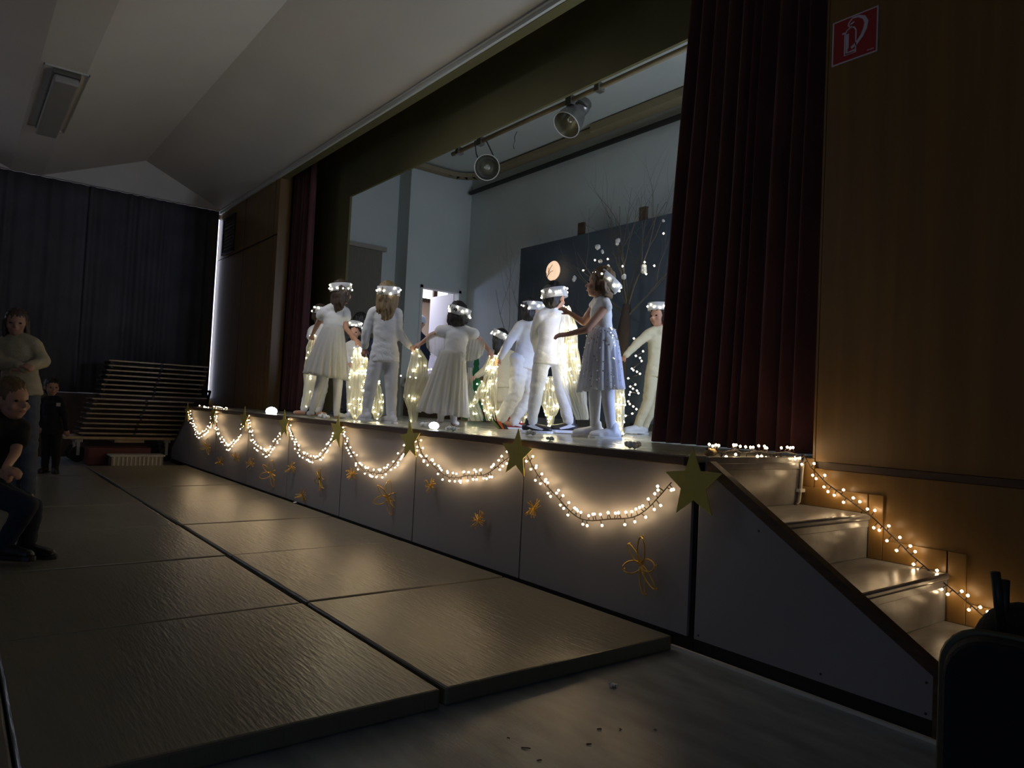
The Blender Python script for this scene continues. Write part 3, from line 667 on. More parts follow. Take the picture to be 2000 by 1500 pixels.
# scraps on the hall floor
fl = [(1170, 1423), (1210, 1425), (1028, 1461), (992, 1442), (1151, 1453), (1274, 1425), (1052, 1484)]
for i, (a, b) in enumerate(fl):
    c = onZ(a, b, 0.002); bm = bmesh.new(); rr = random.Random(i)
    tube(bm, [c+Vector((rr.uniform(-.01, .01), rr.uniform(-.01, .01), 0)) , c+Vector((0.006, 0.003, 0.002)), c+Vector((rr.uniform(-.012, .012), rr.uniform(-.014, .014), 0))], 0.0018, 4)
    tag(obj('paper_scrap', bm, M['cable']), 'tiny dark scrap on the bare hall floor, '+['in the middle of the group', 'right of the middle, paired', 'nearest to the mats corner', 'leftmost', 'between the leftmost and the pair', 'rightmost, toward the stage steps', 'closest to the bottom of the picture'][i], 'scrap', 'dark scraps on the hall floor')
# cables beside the top riser
cb = empty('cable_bundle', 'grey and black cables running down beside the top step', 'cable', (0.05, 0.8, 0.7))
for k, (dx, m_) in enumerate(((0, M['cable']), (0.012, M['grey']), (0.022, M['ivory']))):
    bm = bmesh.new(); tube(bm, [(0.045+dx*.3, 0.80+dx*.6, 0.90), (0.047, 0.79+dx, 0.82), (0.045, 0.785+dx, 0.72), (0.047, 0.77+dx, 0.655), (0.05, 0.74+dx, 0.645)], 0.005, 6); obj('cable', bm, m_, cb, smooth=True)
obj('clip', bx((0.035, 0.775, 0.705), (0.06, 0.825, 0.722)), M['ivory'], cb)
bm = bmesh.new(); tube(bm, [(0.0, 0.07, 0.905), (0.0, 0.12, 0.905)], 0.018, 10); tag(obj('cork_plug', bm, M['tan'], smooth=True), 'small pale cylinder lying at the start of the step light string', 'plug')

# ------------------------------------------------------------------ stacked tables on a trolley
TX0, TX1 = -10.55, -9.95
trl = empty('table_trolley', 'low wheeled trolley carrying the stacked tables', 'trolley', (-10.2, -0.4, 0))
obj('deck', bx((TX0-.05, -1.40, 0.335), (TX1+.03, 0.16, 0.375)), M['tablewood'], trl, bevel=0.004)
obj('cross_beam', bx((TX0, -0.75, 0.29), (TX1, -0.35, 0.333)), M['tablewood'], trl)
for (x, y) in ((TX1-0.08, -1.2), (TX0+0.08, -1.2), (TX1-0.08, -0.02), (TX0+0.08, -0.02)):
    bm = bmesh.new(); Mx = Matrix.Translation((x, y, 0.115)) @ Matrix.Rotation(R(90), 4, 'Y')
    lathe(bm, [(0.02, -0.02), (0.10, -0.022), (0.112, -0.01), (0.112, 0.01), (0.10, 0.022), (0.02, 0.02)], Mx, 24, True)
    wl = obj('wheel', bm, M['black'], trl, smooth=False)
    obj('fork', box(box(bx((x-0.035, y-0.02, 0.10), (x-0.027, y+0.02, 0.30)), (x+0.027, y-0.02, 0.10), (x+0.035, y+0.02, 0.30)), (x-0.04, y-0.05, 0.29), (x+0.04, y+0.05, 0.333)), M['ivory'], trl)
NT = 16; rnd = random.Random(9)
for k in range(NT):
    z = 0.385 + k*(1.53-0.385)/NT; sh = -0.01 + 0.0185*k + rnd.uniform(-.012, .012); y0 = -1.18+sh+ (0.06 if k > 7 else 0) - 0.03*abs(k-6)/8; y1 = y0+1.40
    pos = ['topmost' if k == NT-1 else 'bottom' if k == 0 else ('%s from the top' % ['', 'second', 'third', 'fourth', 'fifth', 'sixth', 'seventh'][NT-1-k] if k >= NT-7 else ('%s from the bottom' % ['', 'second', 'third', 'fourth', 'fifth', 'sixth', 'seventh', 'eighth', 'ninth'][k]))][0]
    t = empty('folded_table', 'folded hall table with a bright edge in the trolley stack, %s' % pos, 'table', (-10.2, (y0+y1)/2, z), 'folded tables in the stack')
    obj('tabletop', bx((TX0, y0, z+0.030), (TX1, y1, z+0.048)), M['tabletop'], t)
    ym = y0+0.72
    obj('edge_strip', bx((TX1, y0+0.005, z+0.028), (TX1+0.008, ym-0.02, z+0.050)), M['tablewood'], t, bevel=0.003)
    obj('edge_strip', bx((TX1, ym+0.02, z+0.028), (TX1+0.008, y1-0.005, z+0.050)), M['tablewood'], t, bevel=0.003)
    for y in (y0+0.03, y1-0.06): obj('leg_frame', bx((TX0+0.02, y, z+0.002), (TX1-0.02, y+0.03, z+0.030)), M['black'], t)
    obj('hinge', bx((TX1, ym-0.015, z+0.012), (TX1+0.011, ym+0.015, z+0.045)), M['black'], t)
# low ribbed box and dark red box below the stack
bmx = empty('ribbed_box', 'low grey ribbed box with a pale rim on the floor below the stacked tables', 'box', (-9.3, -0.6, 0))
obj('lid', bx((-9.35, -0.93, 0.155), (-9.05, -0.24, 0.175)), M['ivory'], bmx)
obj('body', bx((-9.33, -0.91, 0.001), (-9.075, -0.26, 0.155)), M['grey'], bmx)
for k in range(12): obj('rib', bx((-9.075, -0.89+k*0.053, 0.02), (-9.062, -0.87+k*0.053, 0.15)), M['ivory'], bmx)
obj_ = tag(obj('red_crate', bx((-9.8, -1.15, 0.004), (-9.42, -0.35, 0.25)), mat('dark_red_plastic', (0.10, 0.012, 0.015), 0.5), bevel=0.01), 'dark red flat crate in the shadow under the stacked tables', 'crate')
# small black handrail frame by the left stairs
hr = empty('handrail', 'thin black handrail frame at the far left stairs', 'handrail', (-9.6, .5, .9))
bm = bmesh.new(); tube(bm, [onY(384, 762, .62), onY(410, 765, .62), onY(403, 794, .62), (onY(403, 794, .62).x, .62, 0.0)], 0.022, 8); obj('tube', bm, M['black'], hr, smooth=True)

# ------------------------------------------------------------------ foreground chair and bag (bottom right)
ch = empty('padded_chair', 'black padded chair seen from behind at the bottom right corner', 'chair', (1.75, -1.75, 0))
def rrect(c, right, upv, w_, h_, r_, n=6):
    out = []
    for (sx_, sy_, a0) in ((1, 1, 0), (-1, 1, 90), (-1, -1, 180), (1, -1, 270)):
        for k in range(n+1):
            a = R(a0+90*k/n); out.append(c + right*(sx_*(w_/2-r_)+math.cos(a)*r_) + upv*(sy_*(h_/2-r_)+math.sin(a)*r_))
    return out
A = atD(1846, 1240, 0.86); B = atD(2075, 1262, 0.80); wd = (B-A).length
rgt = Vector((B.x-A.x, B.y-A.y, 0)).normalized(); upv = Vector((0, 0, 1)); nrm = rgt.cross(upv)
ztop = atD(1910, 1236, 0.84).z; hh = 0.42; mid = (A+B)/2; mid.z = ztop-hh/2
M['blackfab'] = mat('black_upholstery', (0.006, 0.006, 0.006), 0.9, bump=0.2, bscale=200)
M['chairside'] = mat('chair_shell_olive', (0.07, 0.065, 0.03), 0.5)
obj('back_cushion', prism(bmesh.new(), rrect(mid, rgt, upv, wd, hh, 0.045), nrm*0.045), M['blackfab'], ch, bevel=0.008)
obj('back_shell', prism(bmesh.new(), rrect(mid-nrm*0.016, rgt, upv, wd+0.012, hh+0.004, 0.045), nrm*0.014), M['chairside'], ch, bevel=0.004)
sc_ = mid - nrm*(-0.25); sc_.z = 0.45
seatp = [mid + rgt*a + nrm*b for a, b in ((-wd/2, 0.03), (wd/2, 0.03), (wd/2, 0.44), (-wd/2, 0.44))]
obj('seat', prism(bmesh.new(), [(p.x, p.y, 0.43) for p in seatp], (0, 0, 0.05)), M['blackfab'], ch, bevel=0.015)
for p in seatp:
    c = (seatp[0]+seatp[2])/2; q = p.lerp(c, 0.12); bm = bmesh.new(); tube(bm, [(q.x, q.y, 0.43), (p.x, p.y, 0.0)], 0.012, 8); obj('leg', bm, M['black'], ch, smooth=True)
for s_ in (-0.35, 0.35):
    p = mid + rgt*s_*wd; bm = bmesh.new(); tube(bm, [(p.x, p.y, 0.44)] + [tuple(p+nrm*0.03 - upv*0.15)], 0.011, 8); obj('back_support', bm, M['black'], ch)
bg = empty('black_bag', 'black rounded bag with two stiff upright rods behind the dark chair', 'bag', atD(1990, 1290, 0.98))
bm = bmesh.new(); c = atD(2003, 1272, 0.99)
ball(bm, c, 0.062, 3, (1, 1, 1.05)); ball(bm, c+Vector((0.01, 0.02, -0.10)), 0.085, 3, (1, 1, 1.3)); ball(bm, c+Vector((-0.045, -0.01, -0.06)), 0.032, 2)
obj('pouch', bm, M['blackfab'], bg, smooth=True)
for a, b, D in (((1944, 1118), (1957, 1240), 0.97), ((1963, 1133), (1960, 1245), 0.99)):
    bm = bmesh.new(); tube(bm, [atD(*a, D), atD(*b, D)], 0.0062, 10); obj('rod', bm, M['black'], bg, smooth=True)
# ------------------------------------------------------------------ people
E1 = r0.copy(); E2 = Vector((-math.sin(YAW), math.cos(YAW), 0)); E3 = Vector((0, 0, 1))
def dirv(a): return (E1*a[0] + E2*a[1] + E3*(a[2] if len(a) > 2 else 0)).normalized()
SK = mat('child_skin', (0.50, 0.27, 0.18), 0.55)
M['skin'] = SK; M['skin2'] = mat('shaded_skin', (0.36, 0.19, 0.12), 0.55)  # darker skin copy; shadow on the woman's face put into the colour
M['whitecloth'] = mat('white_cotton_cloth', (0.70, 0.70, 0.69), 0.85, bump=0.25, bscale=70, sheen=0.1)
M['cream'] = mat('cream_cloth', (0.68, 0.61, 0.42), 0.85, bump=0.25, bscale=70)  # cream cloth, with warm scarf light also put into its colour
M['tancloth'] = mat('tan_wool', (0.36, 0.30, 0.19), 0.9, bump=0.3, bscale=90)
M['tights'] = mat('white_tights', (0.64, 0.64, 0.66), 0.75)
M['hairbrown'] = mat('brown_hair', (0.075, 0.045, 0.025), 0.5, var=0.5, vscale=60, stretch=(6, 6, 0.4), bump=0.3, bscale=90)
M['hairdark'] = mat('dark_hair', (0.018, 0.014, 0.012), 0.45, var=0.4, vscale=60, stretch=(6, 6, 0.4), bump=0.3, bscale=90)
M['hairblond'] = mat('blond_hair', (0.30, 0.20, 0.085), 0.5, var=0.55, vscale=60, stretch=(6, 6, 0.4), bump=0.3, bscale=90)
M['hairlight'] = mat('light_brown_hair', (0.20, 0.12, 0.05), 0.5, var=0.5, vscale=60, stretch=(6, 6, 0.4), bump=0.3, bscale=90)
M['paper'] = mat('white_headband_paper', (0.80, 0.80, 0.80), 0.7)
M['eye'] = mat('dark_eye', (0.02, 0.015, 0.012), 0.2); M['lips'] = mat('lips', (0.42, 0.14, 0.11), 0.5)
M['blackcloth'] = mat('black_cloth', (0.008, 0.008, 0.010), 0.9); M['navycloth'] = mat('navy_cloth', (0.016, 0.022, 0.045), 0.9)
M['denim'] = mat('grey_denim', (0.07, 0.08, 0.10), 0.85)
M['shoewhite'] = mat('white_leather', (0.68, 0.68, 0.70), 0.45); M['shoeblack'] = mat('black_leather', (0.015, 0.013, 0.016), 0.4)
M['shoered'] = mat('red_shoe', (0.35, 0.02, 0.025), 0.5); M['shoeorange'] = mat('orange_heel', (0.65, 0.12, 0.03), 0.5); M['shoegreen'] = mat('green_sole', (0.10, 0.14, 0.06), 0.6)

def caps(bm, a, b, ra, rb, n=12):
    a = Vector(a); b = Vector(b); d = b-a; L = d.length
    if L < 1e-5: d = Vector((0, 0, 1)); L = 1e-5
    q = d.normalized().to_track_quat('Z', 'Y').to_matrix().to_4x4(); Mx = Matrix.Translation(a) @ q
    prof = [(max(1e-4, ra*math.cos(t)), ra*math.sin(t)) for t in [R(x) for x in (-88, -60, -30, 0)]] + [(max(1e-4, rb*math.cos(t)), L+rb*math.sin(t)) for t in [R(x) for x in (0, 30, 60, 88)]]
    lathe(bm, prof, Mx, n, True)
def ell(bm, c, ax, rad, n=2):
    Mx = Matrix.Identity(4)
    for i in range(3):
        for k in range(3): Mx[k][i] = ax[i][k]*rad[i]
    bmesh.ops.create_icosphere(bm, subdivisions=n, radius=1, matrix=Matrix.Translation(c) @ Mx)
def fuse(name, bm, vox, m, parent, smooth=4, disp=None, sub=None):
    me = bpy.data.meshes.new(name); bm.to_mesh(me); bm.free()
    o = bpy.data.objects.new(name, me); COL.objects.link(o)
    r_ = o.modifiers.new('r', 'REMESH'); r_.mode = 'VOXEL'; r_.voxel_size = vox; r_.use_smooth_shade = True
    s_ = o.modifiers.new('s', 'SMOOTH'); s_.factor = 0.5; s_.iterations = smooth
    dg = bpy.context.evaluated_depsgraph_get(); dg.update()
    nm = bpy.data.meshes.new_from_object(o.evaluated_get(dg)); o.modifiers.clear(); o.data = nm; bpy.data.meshes.remove(me)
    nm.name = name; nm.materials.clear(); nm.materials.append(m)
    for p in nm.polygons: p.use_smooth = True
    if disp:
        amp, sx, sz, seed = disp
        for v, n_ in zip(nm.vertices, [Vector(x.normal) for x in nm.vertices]):
            c = v.co; v.co = c + n_*amp*(noise.noise(Vector((c.x*sx+seed, c.y*sx, c.z*sz))) + 0.5*noise.noise(Vector((c.x*sx*2.3, c.y*sx*2.3+seed, c.z*sz*1.7))))
        nm.update()
    if parent: setparent(o, parent)
    return o

def hand(bm, w, d, nrm, s=1.0, curl=0.6, side=1):
    """palm, four unequal fingers with a knuckle bend, thumb from the side of the palm"""
    d = d.normalized(); nrm = (nrm - d*nrm.dot(d)).normalized(); x = d.cross(nrm).normalized()
    s *= 0.92
    for k in (-1, 0, 1): caps(bm, w + x*k*0.012*s, w + d*0.045*s + x*k*0.017*s, 0.0125*s, 0.0115*s, 8)
    for k, ln in zip((-1.5, -0.5, 0.5, 1.5), (0.85, 1.0, 0.95, 0.75)):
        b0 = w + d*0.050*s + x*k*0.0125*s; dd = (d*math.cos(curl*.7) + nrm*math.sin(curl*.7) + x*k*0.05).normalized()
        b1 = b0 + dd*0.026*s*ln; d2 = (d*math.cos(curl*1.9) + nrm*math.sin(curl*1.9)).normalized(); b2 = b1 + d2*0.024*s*ln
        caps(bm, b0, b1, 0.0078*s, 0.0072*s, 8); caps(bm, b1, b2, 0.0072*s, 0.0058*s, 8)
    t0 = w + d*0.012*s + x*side*0.020*s; t1 = t0 + (d*0.7 + x*side*0.7 + nrm*0.35).normalized()*0.028*s; t2 = t1 + (d*0.9 + nrm*0.5 + x*side*0.1).normalized()*0.020*s
    caps(bm, t0, t1, 0.0105*s, 0.0085*s, 8); caps(bm, t1, t2, 0.0085*s, 0.0068*s, 8)

def torso(bm, shL, shR, hL, hR, g=0.0, k=1.0, hem=0.0, flare=0.0):
    """closed elliptical trunk from the shoulders to the hips (or to a hem below them)"""
    ax0 = (shR-shL); ax1 = (hR-hL); w0 = ax0.length/2; w1 = ax1.length/2 + 0.052*k
    prof = ((-0.06, .42, .030), (0.02, .80, .044), (0.10, .92, .056), (0.28, .88, .062), (0.5, .82, .058), (0.68, .82, .056), (0.85, .95, .062), (1.0, 1.0, .068), (1.12, .92, .064))
    n = 24; rings = []; m0 = (shL+shR)/2; m1 = (hL+hR)/2; L = (m1-m0).length
    rows = [(t, f, d_) for t, f, d_ in prof]
    if hem: rows = [r_ for r_ in rows if r_[0] <= 1.0] + [(1.0+hem/L, 1.0+flare, .070+flare*.05)]
    for t, f, d_ in rows:
        c = m0.lerp(m1, t) if t <= 1 else m1 + (m1-m0)*(t-1); tt = max(0, min(1, t)); ax = ax0.lerp(ax1, tt); ax = ax.normalized(); dn = (m1-m0).normalized(); fwd = ax.cross(dn).normalized(); ax = dn.cross(fwd).normalized()
        w_ = (w0*(1-tt**1.3) + w1*tt**1.3)*f + g; dd = d_*k + g
        rings.append([bm.verts.new(c + ax*math.cos(2*math.pi*q/n)*w_ + fwd*math.sin(2*math.pi*q/n)*dd) for q in range(n)])
    for a, b in zip(rings, rings[1:]):
        for q in range(n): bm.faces.new((a[q], a[(q+1) % n], b[(q+1) % n], b[q]))
    bm.faces.new(rings[0][::-1]); bm.faces.new(rings[-1])

def skirt(name, wc, wr, hl, hr_, m, parent, folds=16, amp=0.10, depth=0.78, rows=14, seed=0, flare=1.15, hemwave=0.0):
    hl = Vector(hl); hr_ = Vector(hr_); hc = (hl+hr_)/2; ax2 = (hr_-hl)/2; hrad = ax2.length
    bm = bmesh.new(); n = folds*6; rnd = random.Random(seed); ph = [rnd.uniform(-.5, .5) for _ in range(folds)]; am = [rnd.uniform(.5, 1.3) for _ in range(folds)]; rings = []
    for j in range(rows+1):
        t = j/rows; tt = t**(1/flare); c = wc.lerp(hc, t); ring = []
        a1 = (E1*wr).lerp(ax2, tt); rr = a1.length; b1 = E2*rr*depth
        for i in range(n):
            f = i/n; k = int(f*folds) % folds
            w_ = 1 + amp*(t**.7)*am[k]*math.sin(2*math.pi*(f*folds) + 0.6*math.sin(2.5*t+k)) + 0.03*t*noise.noise(Vector((f*9, t*2, seed)))
            p = c + a1*math.cos(2*math.pi*f)*w_ + b1*math.sin(2*math.pi*f)*w_
            if j == rows: p.z += hemwave*math.sin(f*folds*2*math.pi*0.5+seed)
            ring.append(bm.verts.new(p))
        rings.append(ring)
    for a, b in zip(rings, rings[1:]):
        for i in range(n): bm.faces.new((a[i], a[(i+1) % n], b[(i+1) % n], b[i]))
    o = obj(name, bm, m, parent, smooth=True); o.modifiers.new('t', 'SOLIDIFY').thickness = 0.003
    return o

def shoe(parent, ank, toe, s, mat_up, mat_sole, pitch=0.0, swoosh=None, high=False):
    f = Vector((toe.x, toe.y, 0)).normalized(); sd = f.cross(E3)
    rot = Matrix.Rotation(pitch, 3, sd); base = ank - Vector((0, 0, 0.062*s))
    P_ = lambda a, b, c: ank + rot @ (f*a*s + sd*b*s + E3*(c-0.062)*s)
    bm = bmesh.new()
    caps(bm, P_(-0.035, 0, 0.040), P_(0.03, 0, 0.040), 0.031*s, 0.034*s); caps(bm, P_(0.03, 0, 0.038), P_(0.115, 0.004, 0.028), 0.033*s, 0.026*s)
    caps(bm, P_(0.08, -0.012, 0.027), P_(0.12, -0.006, 0.025), 0.024*s, 0.020*s); caps(bm, P_(-0.012, 0, 0.045), P_(-0.010, 0, 0.085 if high else 0.065), 0.034*s, 0.034*s)
    o = fuse('shoe', bm, 0.0075*s, mat_up, parent, 3)
    bm = bmesh.new(); out = []
    for (a, b) in ((-0.068, -0.018), (-0.060, -0.030), (0.0, -0.034), (0.06, -0.036), (0.11, -0.032), (0.142, -0.016), (0.148, 0.004), (0.138, 0.022), (0.11, 0.032), (0.05, 0.034), (0.0, 0.032), (-0.055, 0.030), (-0.068, 0.016)): out.append(P_(a, b, 0.001))
    prism(bm, out, rot @ (E3*0.020*s)); so = obj('sole', bm, mat_sole, o, bevel=0.003)
    if swoosh:
        for b in (-0.0345, 0.0345):
            bm = bmesh.new(); prism(bm, [P_(x, b, z) for x, z in ((-0.03, 0.05), (0.02, 0.034), (0.075, 0.026), (0.085, 0.034), (0.04, 0.050), (0.015, 0.062))], rot @ (sd*(0.004 if b > 0 else -0.004)*s)); obj('side_patch', bm, swoosh, o, bevel=0.001)
    return o

def person(label, D, J, face, k=1.0, zfoot=ZS, headup=(0, 0, 1), band=None, bandup=None, hair=('short', 'hairdark'), top=('shirt', 'whitecloth'), legs=('trousers', 'whitecloth'), shoes=None, skin='skin', handL=None, handR=None, sk=None, curl=0.8, sleeve=1.0, baggy=0.0, shift=None, group=None, extra=None, bare=False):
    W = {n: atD(p[0], p[1], D+(p[2] if len(p) > 2 else 0)) for n, p in J.items()}
    low = min(W['anL'].z, W['anR'].z) - 0.062*k
    dz = zfoot - low if shift is None else shift
    for v_ in W.values(): v_.z += dz
    root = empty('person', label, 'person', (W['hpL'].x*.5+W['hpR'].x*.5, W['hpL'].y*.5+W['hpR'].y*.5, zfoot), group)
    U = dirv(headup); Fd = dirv(face); Fd = (Fd - U*Fd.dot(U)).normalized(); X = Fd.cross(U).normalized(); hc = W['hd']
    # body: one continuous surface
    bm = bmesh.new()
    hs = 1.04*k if k < 1.2 else 1.12
    ell(bm, hc + U*0.016*hs - Fd*0.008*hs, (X, Fd, U), (0.071*hs, 0.086*hs, 0.080*hs), 3)
    ell(bm, hc - U*0.040*hs + Fd*0.022*hs, (X, Fd, U), (0.052*hs, 0.056*hs, 0.056*hs), 3)
    ell(bm, hc - U*0.078*hs + Fd*0.050*hs, (X, Fd, U), (0.020*hs, 0.018*hs, 0.015*hs))
    caps(bm, hc - U*0.004*hs + Fd*0.074*hs, hc - U*0.026*hs + Fd*0.090*hs, 0.007*hs, 0.0115*hs, 8)
    for sg_ in (-1, 1):
        ell(bm, hc + X*sg_*0.074*hs - U*0.012*hs - Fd*0.006*hs, (X, Fd, U), (0.008*hs, 0.016*hs, 0.025*hs))
        ell(bm, hc + X*sg_*0.036*hs - U*0.030*hs + Fd*0.052*hs, (X, Fd, U), (0.022*hs, 0.020*hs, 0.020*hs))
    ell(bm, hc - U*0.052*hs + Fd*0.073*hs, (X, Fd, U), (0.018*hs, 0.008*hs, 0.009*hs))
    nk = W.get('nk', (W['shL']+W['shR'])/2)
    caps(bm, hc - U*0.04*hs - Fd*0.012*hs, nk - E3*0.01, 0.034*k, 0.040*k)
    caps(bm, nk - E3*0.005*k, W['shL'].lerp(nk, .3) - E3*0.005, 0.034*k, 0.032*k); caps(bm, nk - E3*0.005*k, W['shR'].lerp(nk, .3) - E3*0.005, 0.034*k, 0.032*k)
    torso(bm, W['shL'], W['shR'], W['hpL'], W['hpR'], -0.006 if top else 0, k)
    for s_ in 'LR':
        sh, el, wr = W['sh'+s_], W['el'+s_], W['wr'+s_]
        caps(bm, sh - E3*0.012*k, el, 0.034*k, 0.026*k); caps(bm, el, wr, 0.026*k, 0.0175*k)
        hd_ = handL if s_ == 'L' else handR
        dd = dirv(hd_) if hd_ else (wr-el).normalized()
        nn = dirv((0.2 if s_ == 'L' else -.2, 0.5, -0.8)); hand(bm, wr + dd*0.008, dd, nn, k*1.04, curl, 1 if s_ == 'L' else -1)
        hp, kn, an = W['hp'+s_], W['kn'+s_], W['an'+s_]
        caps(bm, hp, kn, 0.056*k, 0.041*k); caps(bm, kn, an, 0.041*k, 0.027*k)
        td = dirv(J.get('_toe'+s_, face)); td.z = 0
        caps(bm, an - E3*0.03*k, an - E3*0.034*k + td*0.09*k, 0.026*k, 0.020*k)
    fuse('body', bm, 0.0075*max(1, k*.9), M[skin], root, 3)
    for sg_ in (-1, 1):
        bm = bmesh.new(); ell(bm, hc + X*sg_*0.030*hs + Fd*0.070*hs - U*0.002*hs, (X, Fd, U), (0.011*hs, 0.007*hs, 0.007*hs)); obj('eye', bm, M['eye'], root, smooth=True)
    bm = bmesh.new(); ell(bm, hc - U*0.053*hs + Fd*0.0795*hs, (X, Fd, U), (0.017*hs, 0.005*hs, 0.006*hs)); obj('lips', bm, M['lips'], root, smooth=True)
    # top
    if top:
        bm = bmesh.new(); g = 0.016*k
        loose = legs and legs[0] == 'trousers'
        torso(bm, W['shL'], W['shR'], W['hpL'], W['hpR'], g*.8 + (0.004 if loose else 0) + (0.014 if k > 1.2 else 0), k, (0.045*k if loose else 0), 0.05)
        caps(bm, nk - E3*0.018*k, nk - E3*0.03*k, 0.046*k, 0.055*k)
        for s_ in 'LR':
            sh, el, wr = W['sh'+s_], W['el'+s_], W['wr'+s_]
            caps(bm, nk - E3*0.012*k, sh - E3*0.010*k, 0.036*k+g*.5, 0.037*k+g*.6)
            if sleeve >= 1: caps(bm, sh - E3*0.012*k, el, 0.040*k+g*.5, 0.032*k+g*.6); caps(bm, el, el.lerp(wr, .97), 0.032*k+g*.6, 0.025*k+g*.4)
            elif sleeve > 0: caps(bm, sh - E3*0.012*k, sh.lerp(el, sleeve), 0.042*k+g*.5, 0.042*k+g)
        fuse(top[0], bm, 0.010*max(1, k*.9), M[top[1]], root, 6, disp=(0.0045*k, 11, 24, D*7))
    if legs:
        bm = bmesh.new(); tr_ = legs[0] == 'trousers'; g = (0.012+baggy)*k if tr_ else 0.004
        caps(bm, W['hpL']+E3*.01, W['hpR']+E3*.01, 0.058*k+g*.5, 0.058*k+g*.5)
        for s_ in 'LR':
            hp, kn, an = W['hp'+s_], W['kn'+s_], W['an'+s_]
            caps(bm, hp + E3*0.03*k, kn, 0.060*k+g*.8, 0.043*k+g); caps(bm, kn, an + (kn-an)*0.03, 0.043*k+g, 0.029*k+g*1.0)
            if not tr_:
                td = dirv(J.get('_toe'+s_, face)); td.z = 0; caps(bm, an - E3*0.028*k, an - E3*0.034*k + td*0.10*k, 0.029*k, 0.023*k)
        fuse(legs[0], bm, 0.010, M[legs[1]], root, 6, disp=((0.006+baggy*.4)*k if tr_ else 0.001, 10, 22, D*3))
    if shoes:
        for i, s_ in enumerate('LR'):
            td = dirv(J.get('_toe'+s_, face)); shp = shoes[i] if isinstance(shoes, list) else shoes
            shoe(root, W['an'+s_], td, k*1.12, M[shp[0]], M[shp[1]], shp[2] if len(shp) > 2 else 0, M[shp[3]] if len(shp) > 3 and shp[3] else None, high=True)
    if sk:   # skirt: waist (px,py,halfwidth px), hem left, hem right, material, folds
        a, b, hw = sk['w']; wc = atD(a, b, D); wc.z += dz; l = atD(*sk['l'], D); l.z += dz; r_ = atD(*sk['r'], D); r_.z += dz
        skirt(sk.get('name', 'skirt'), wc, hw/F_PX*D, l, r_, M[sk['m']], root, sk.get('folds', 16), sk.get('amp', .09), sk.get('depth', .78), seed=int(D*10), flare=sk.get('flare', 1.3), hemwave=sk.get('hw', 0.006))
    # hair
    if hair:
        bm = bmesh.new(); hm = M[hair[1]]
        ell(bm, hc + U*0.034*hs - Fd*0.016*hs, (X, Fd, U), (0.077*hs, 0.086*hs, 0.088*hs), 3)
        ell(bm, hc - U*0.020*hs - Fd*0.042*hs, (X, Fd, U), (0.068*hs, 0.054*hs, 0.068*hs), 3)
        if hair[0] in ('long', 'bob'):
            L = hair[2] if len(hair) > 2 else (0.20 if hair[0] == 'long' else 0.09); dn = dirv(hair[3]) if len(hair) > 3 else Vector((0, 0, -1))
            for a in (-1, -.5, 0, .5, 1):
                s0 = hc - U*0.01*hs - Fd*(0.052 - 0.018*abs(a))*hs + X*a*0.055*hs
                m0 = s0 + dn*L*0.5 - Fd*0.012*k; e0 = s0 + dn*L*(1-0.12*abs(a)) + X*(-a)*0.012*(L > .12)
                caps(bm, s0, m0, 0.034*hs, 0.028*hs); caps(bm, m0, e0, 0.028*hs, (0.024 if hair[0] == 'bob' else 0.014)*hs)
            for a in (-1, 1):
                s0 = hc + U*0.02*hs + Fd*0.015*hs + X*a*0.068*hs; caps(bm, s0, s0 - U*0.06*hs - Fd*0.012 + dn*L*.25, 0.018*hs, 0.016*hs)
        fuse('hair', bm, 0.009, hm, root, 3, disp=(0.009*k, 75, 9, D))
    # lit headband
    if band is not None:
        c = atD(band[0], band[1], D+(band[2] if len(band) > 2 else 0)); c.z += dz; BU = dirv(bandup or (0, 0, 1))
        bxv = (X - BU*X.dot(BU)).normalized(); byv = BU.cross(bxv).normalized(); hb = 0.037*k
        ra, rb = 0.088*hs, 0.101*hs; n = 40; bm = bmesh.new(); rg = []
        for zz in (-hb, hb):
            rg.append([bm.verts.new(c + bxv*math.cos(2*math.pi*i/n)*(ra+0.003*math.sin(5*i)) + byv*math.sin(2*math.pi*i/n)*rb + BU*zz) for i in range(n)])
        for i in range(n): bm.faces.new((rg[0][i], rg[0][(i+1) % n], rg[1][(i+1) % n], rg[1][i]))
        hbnd = obj('headband', bm, M['bandpaper'], root, smooth=True); hbnd.modifiers.new('t', 'SOLIDIFY').thickness = 0.002
        rnd = random.Random(int(D*100)); t_ = Vector(root.location)
        for i in range(13):
            a = 2*math.pi*(i+rnd.uniform(-.3, .3))/13
            p = c + bxv*math.cos(a)*(ra+0.006) + byv*math.sin(a)*(rb+0.006) + BU*rnd.uniform(-.8, .8)*hb
            o = bpy.data.objects.new('bulb', hb_me); COL.objects.link(o); o.parent = hbnd; o.location = p
        bm = bmesh.new(); tube(bm, [c + bxv*math.cos(2*math.pi*i/24)*(ra+0.003) + byv*math.sin(2*math.pi*i/24)*(rb+0.003) + BU*hb*0.8*math.sin(i*2.4) for i in range(25)], 0.0013, 4)
        obj('wire', bm, M['ivory'], hbnd)
    return root, W, dz

bm = bmesh.new(); ball(bm, (0, 0, 0), 0.0085, 1); hb_me = bpy.data.meshes.new('bulb'); bm.to_mesh(hb_me); bm.free()
M['bandbulb'] = mat('headband_bulb', (1, 1, 0.9), 0.3, emit=(1.0, 0.93, 0.74, 17)); hb_me.materials.append(M['bandbulb'])

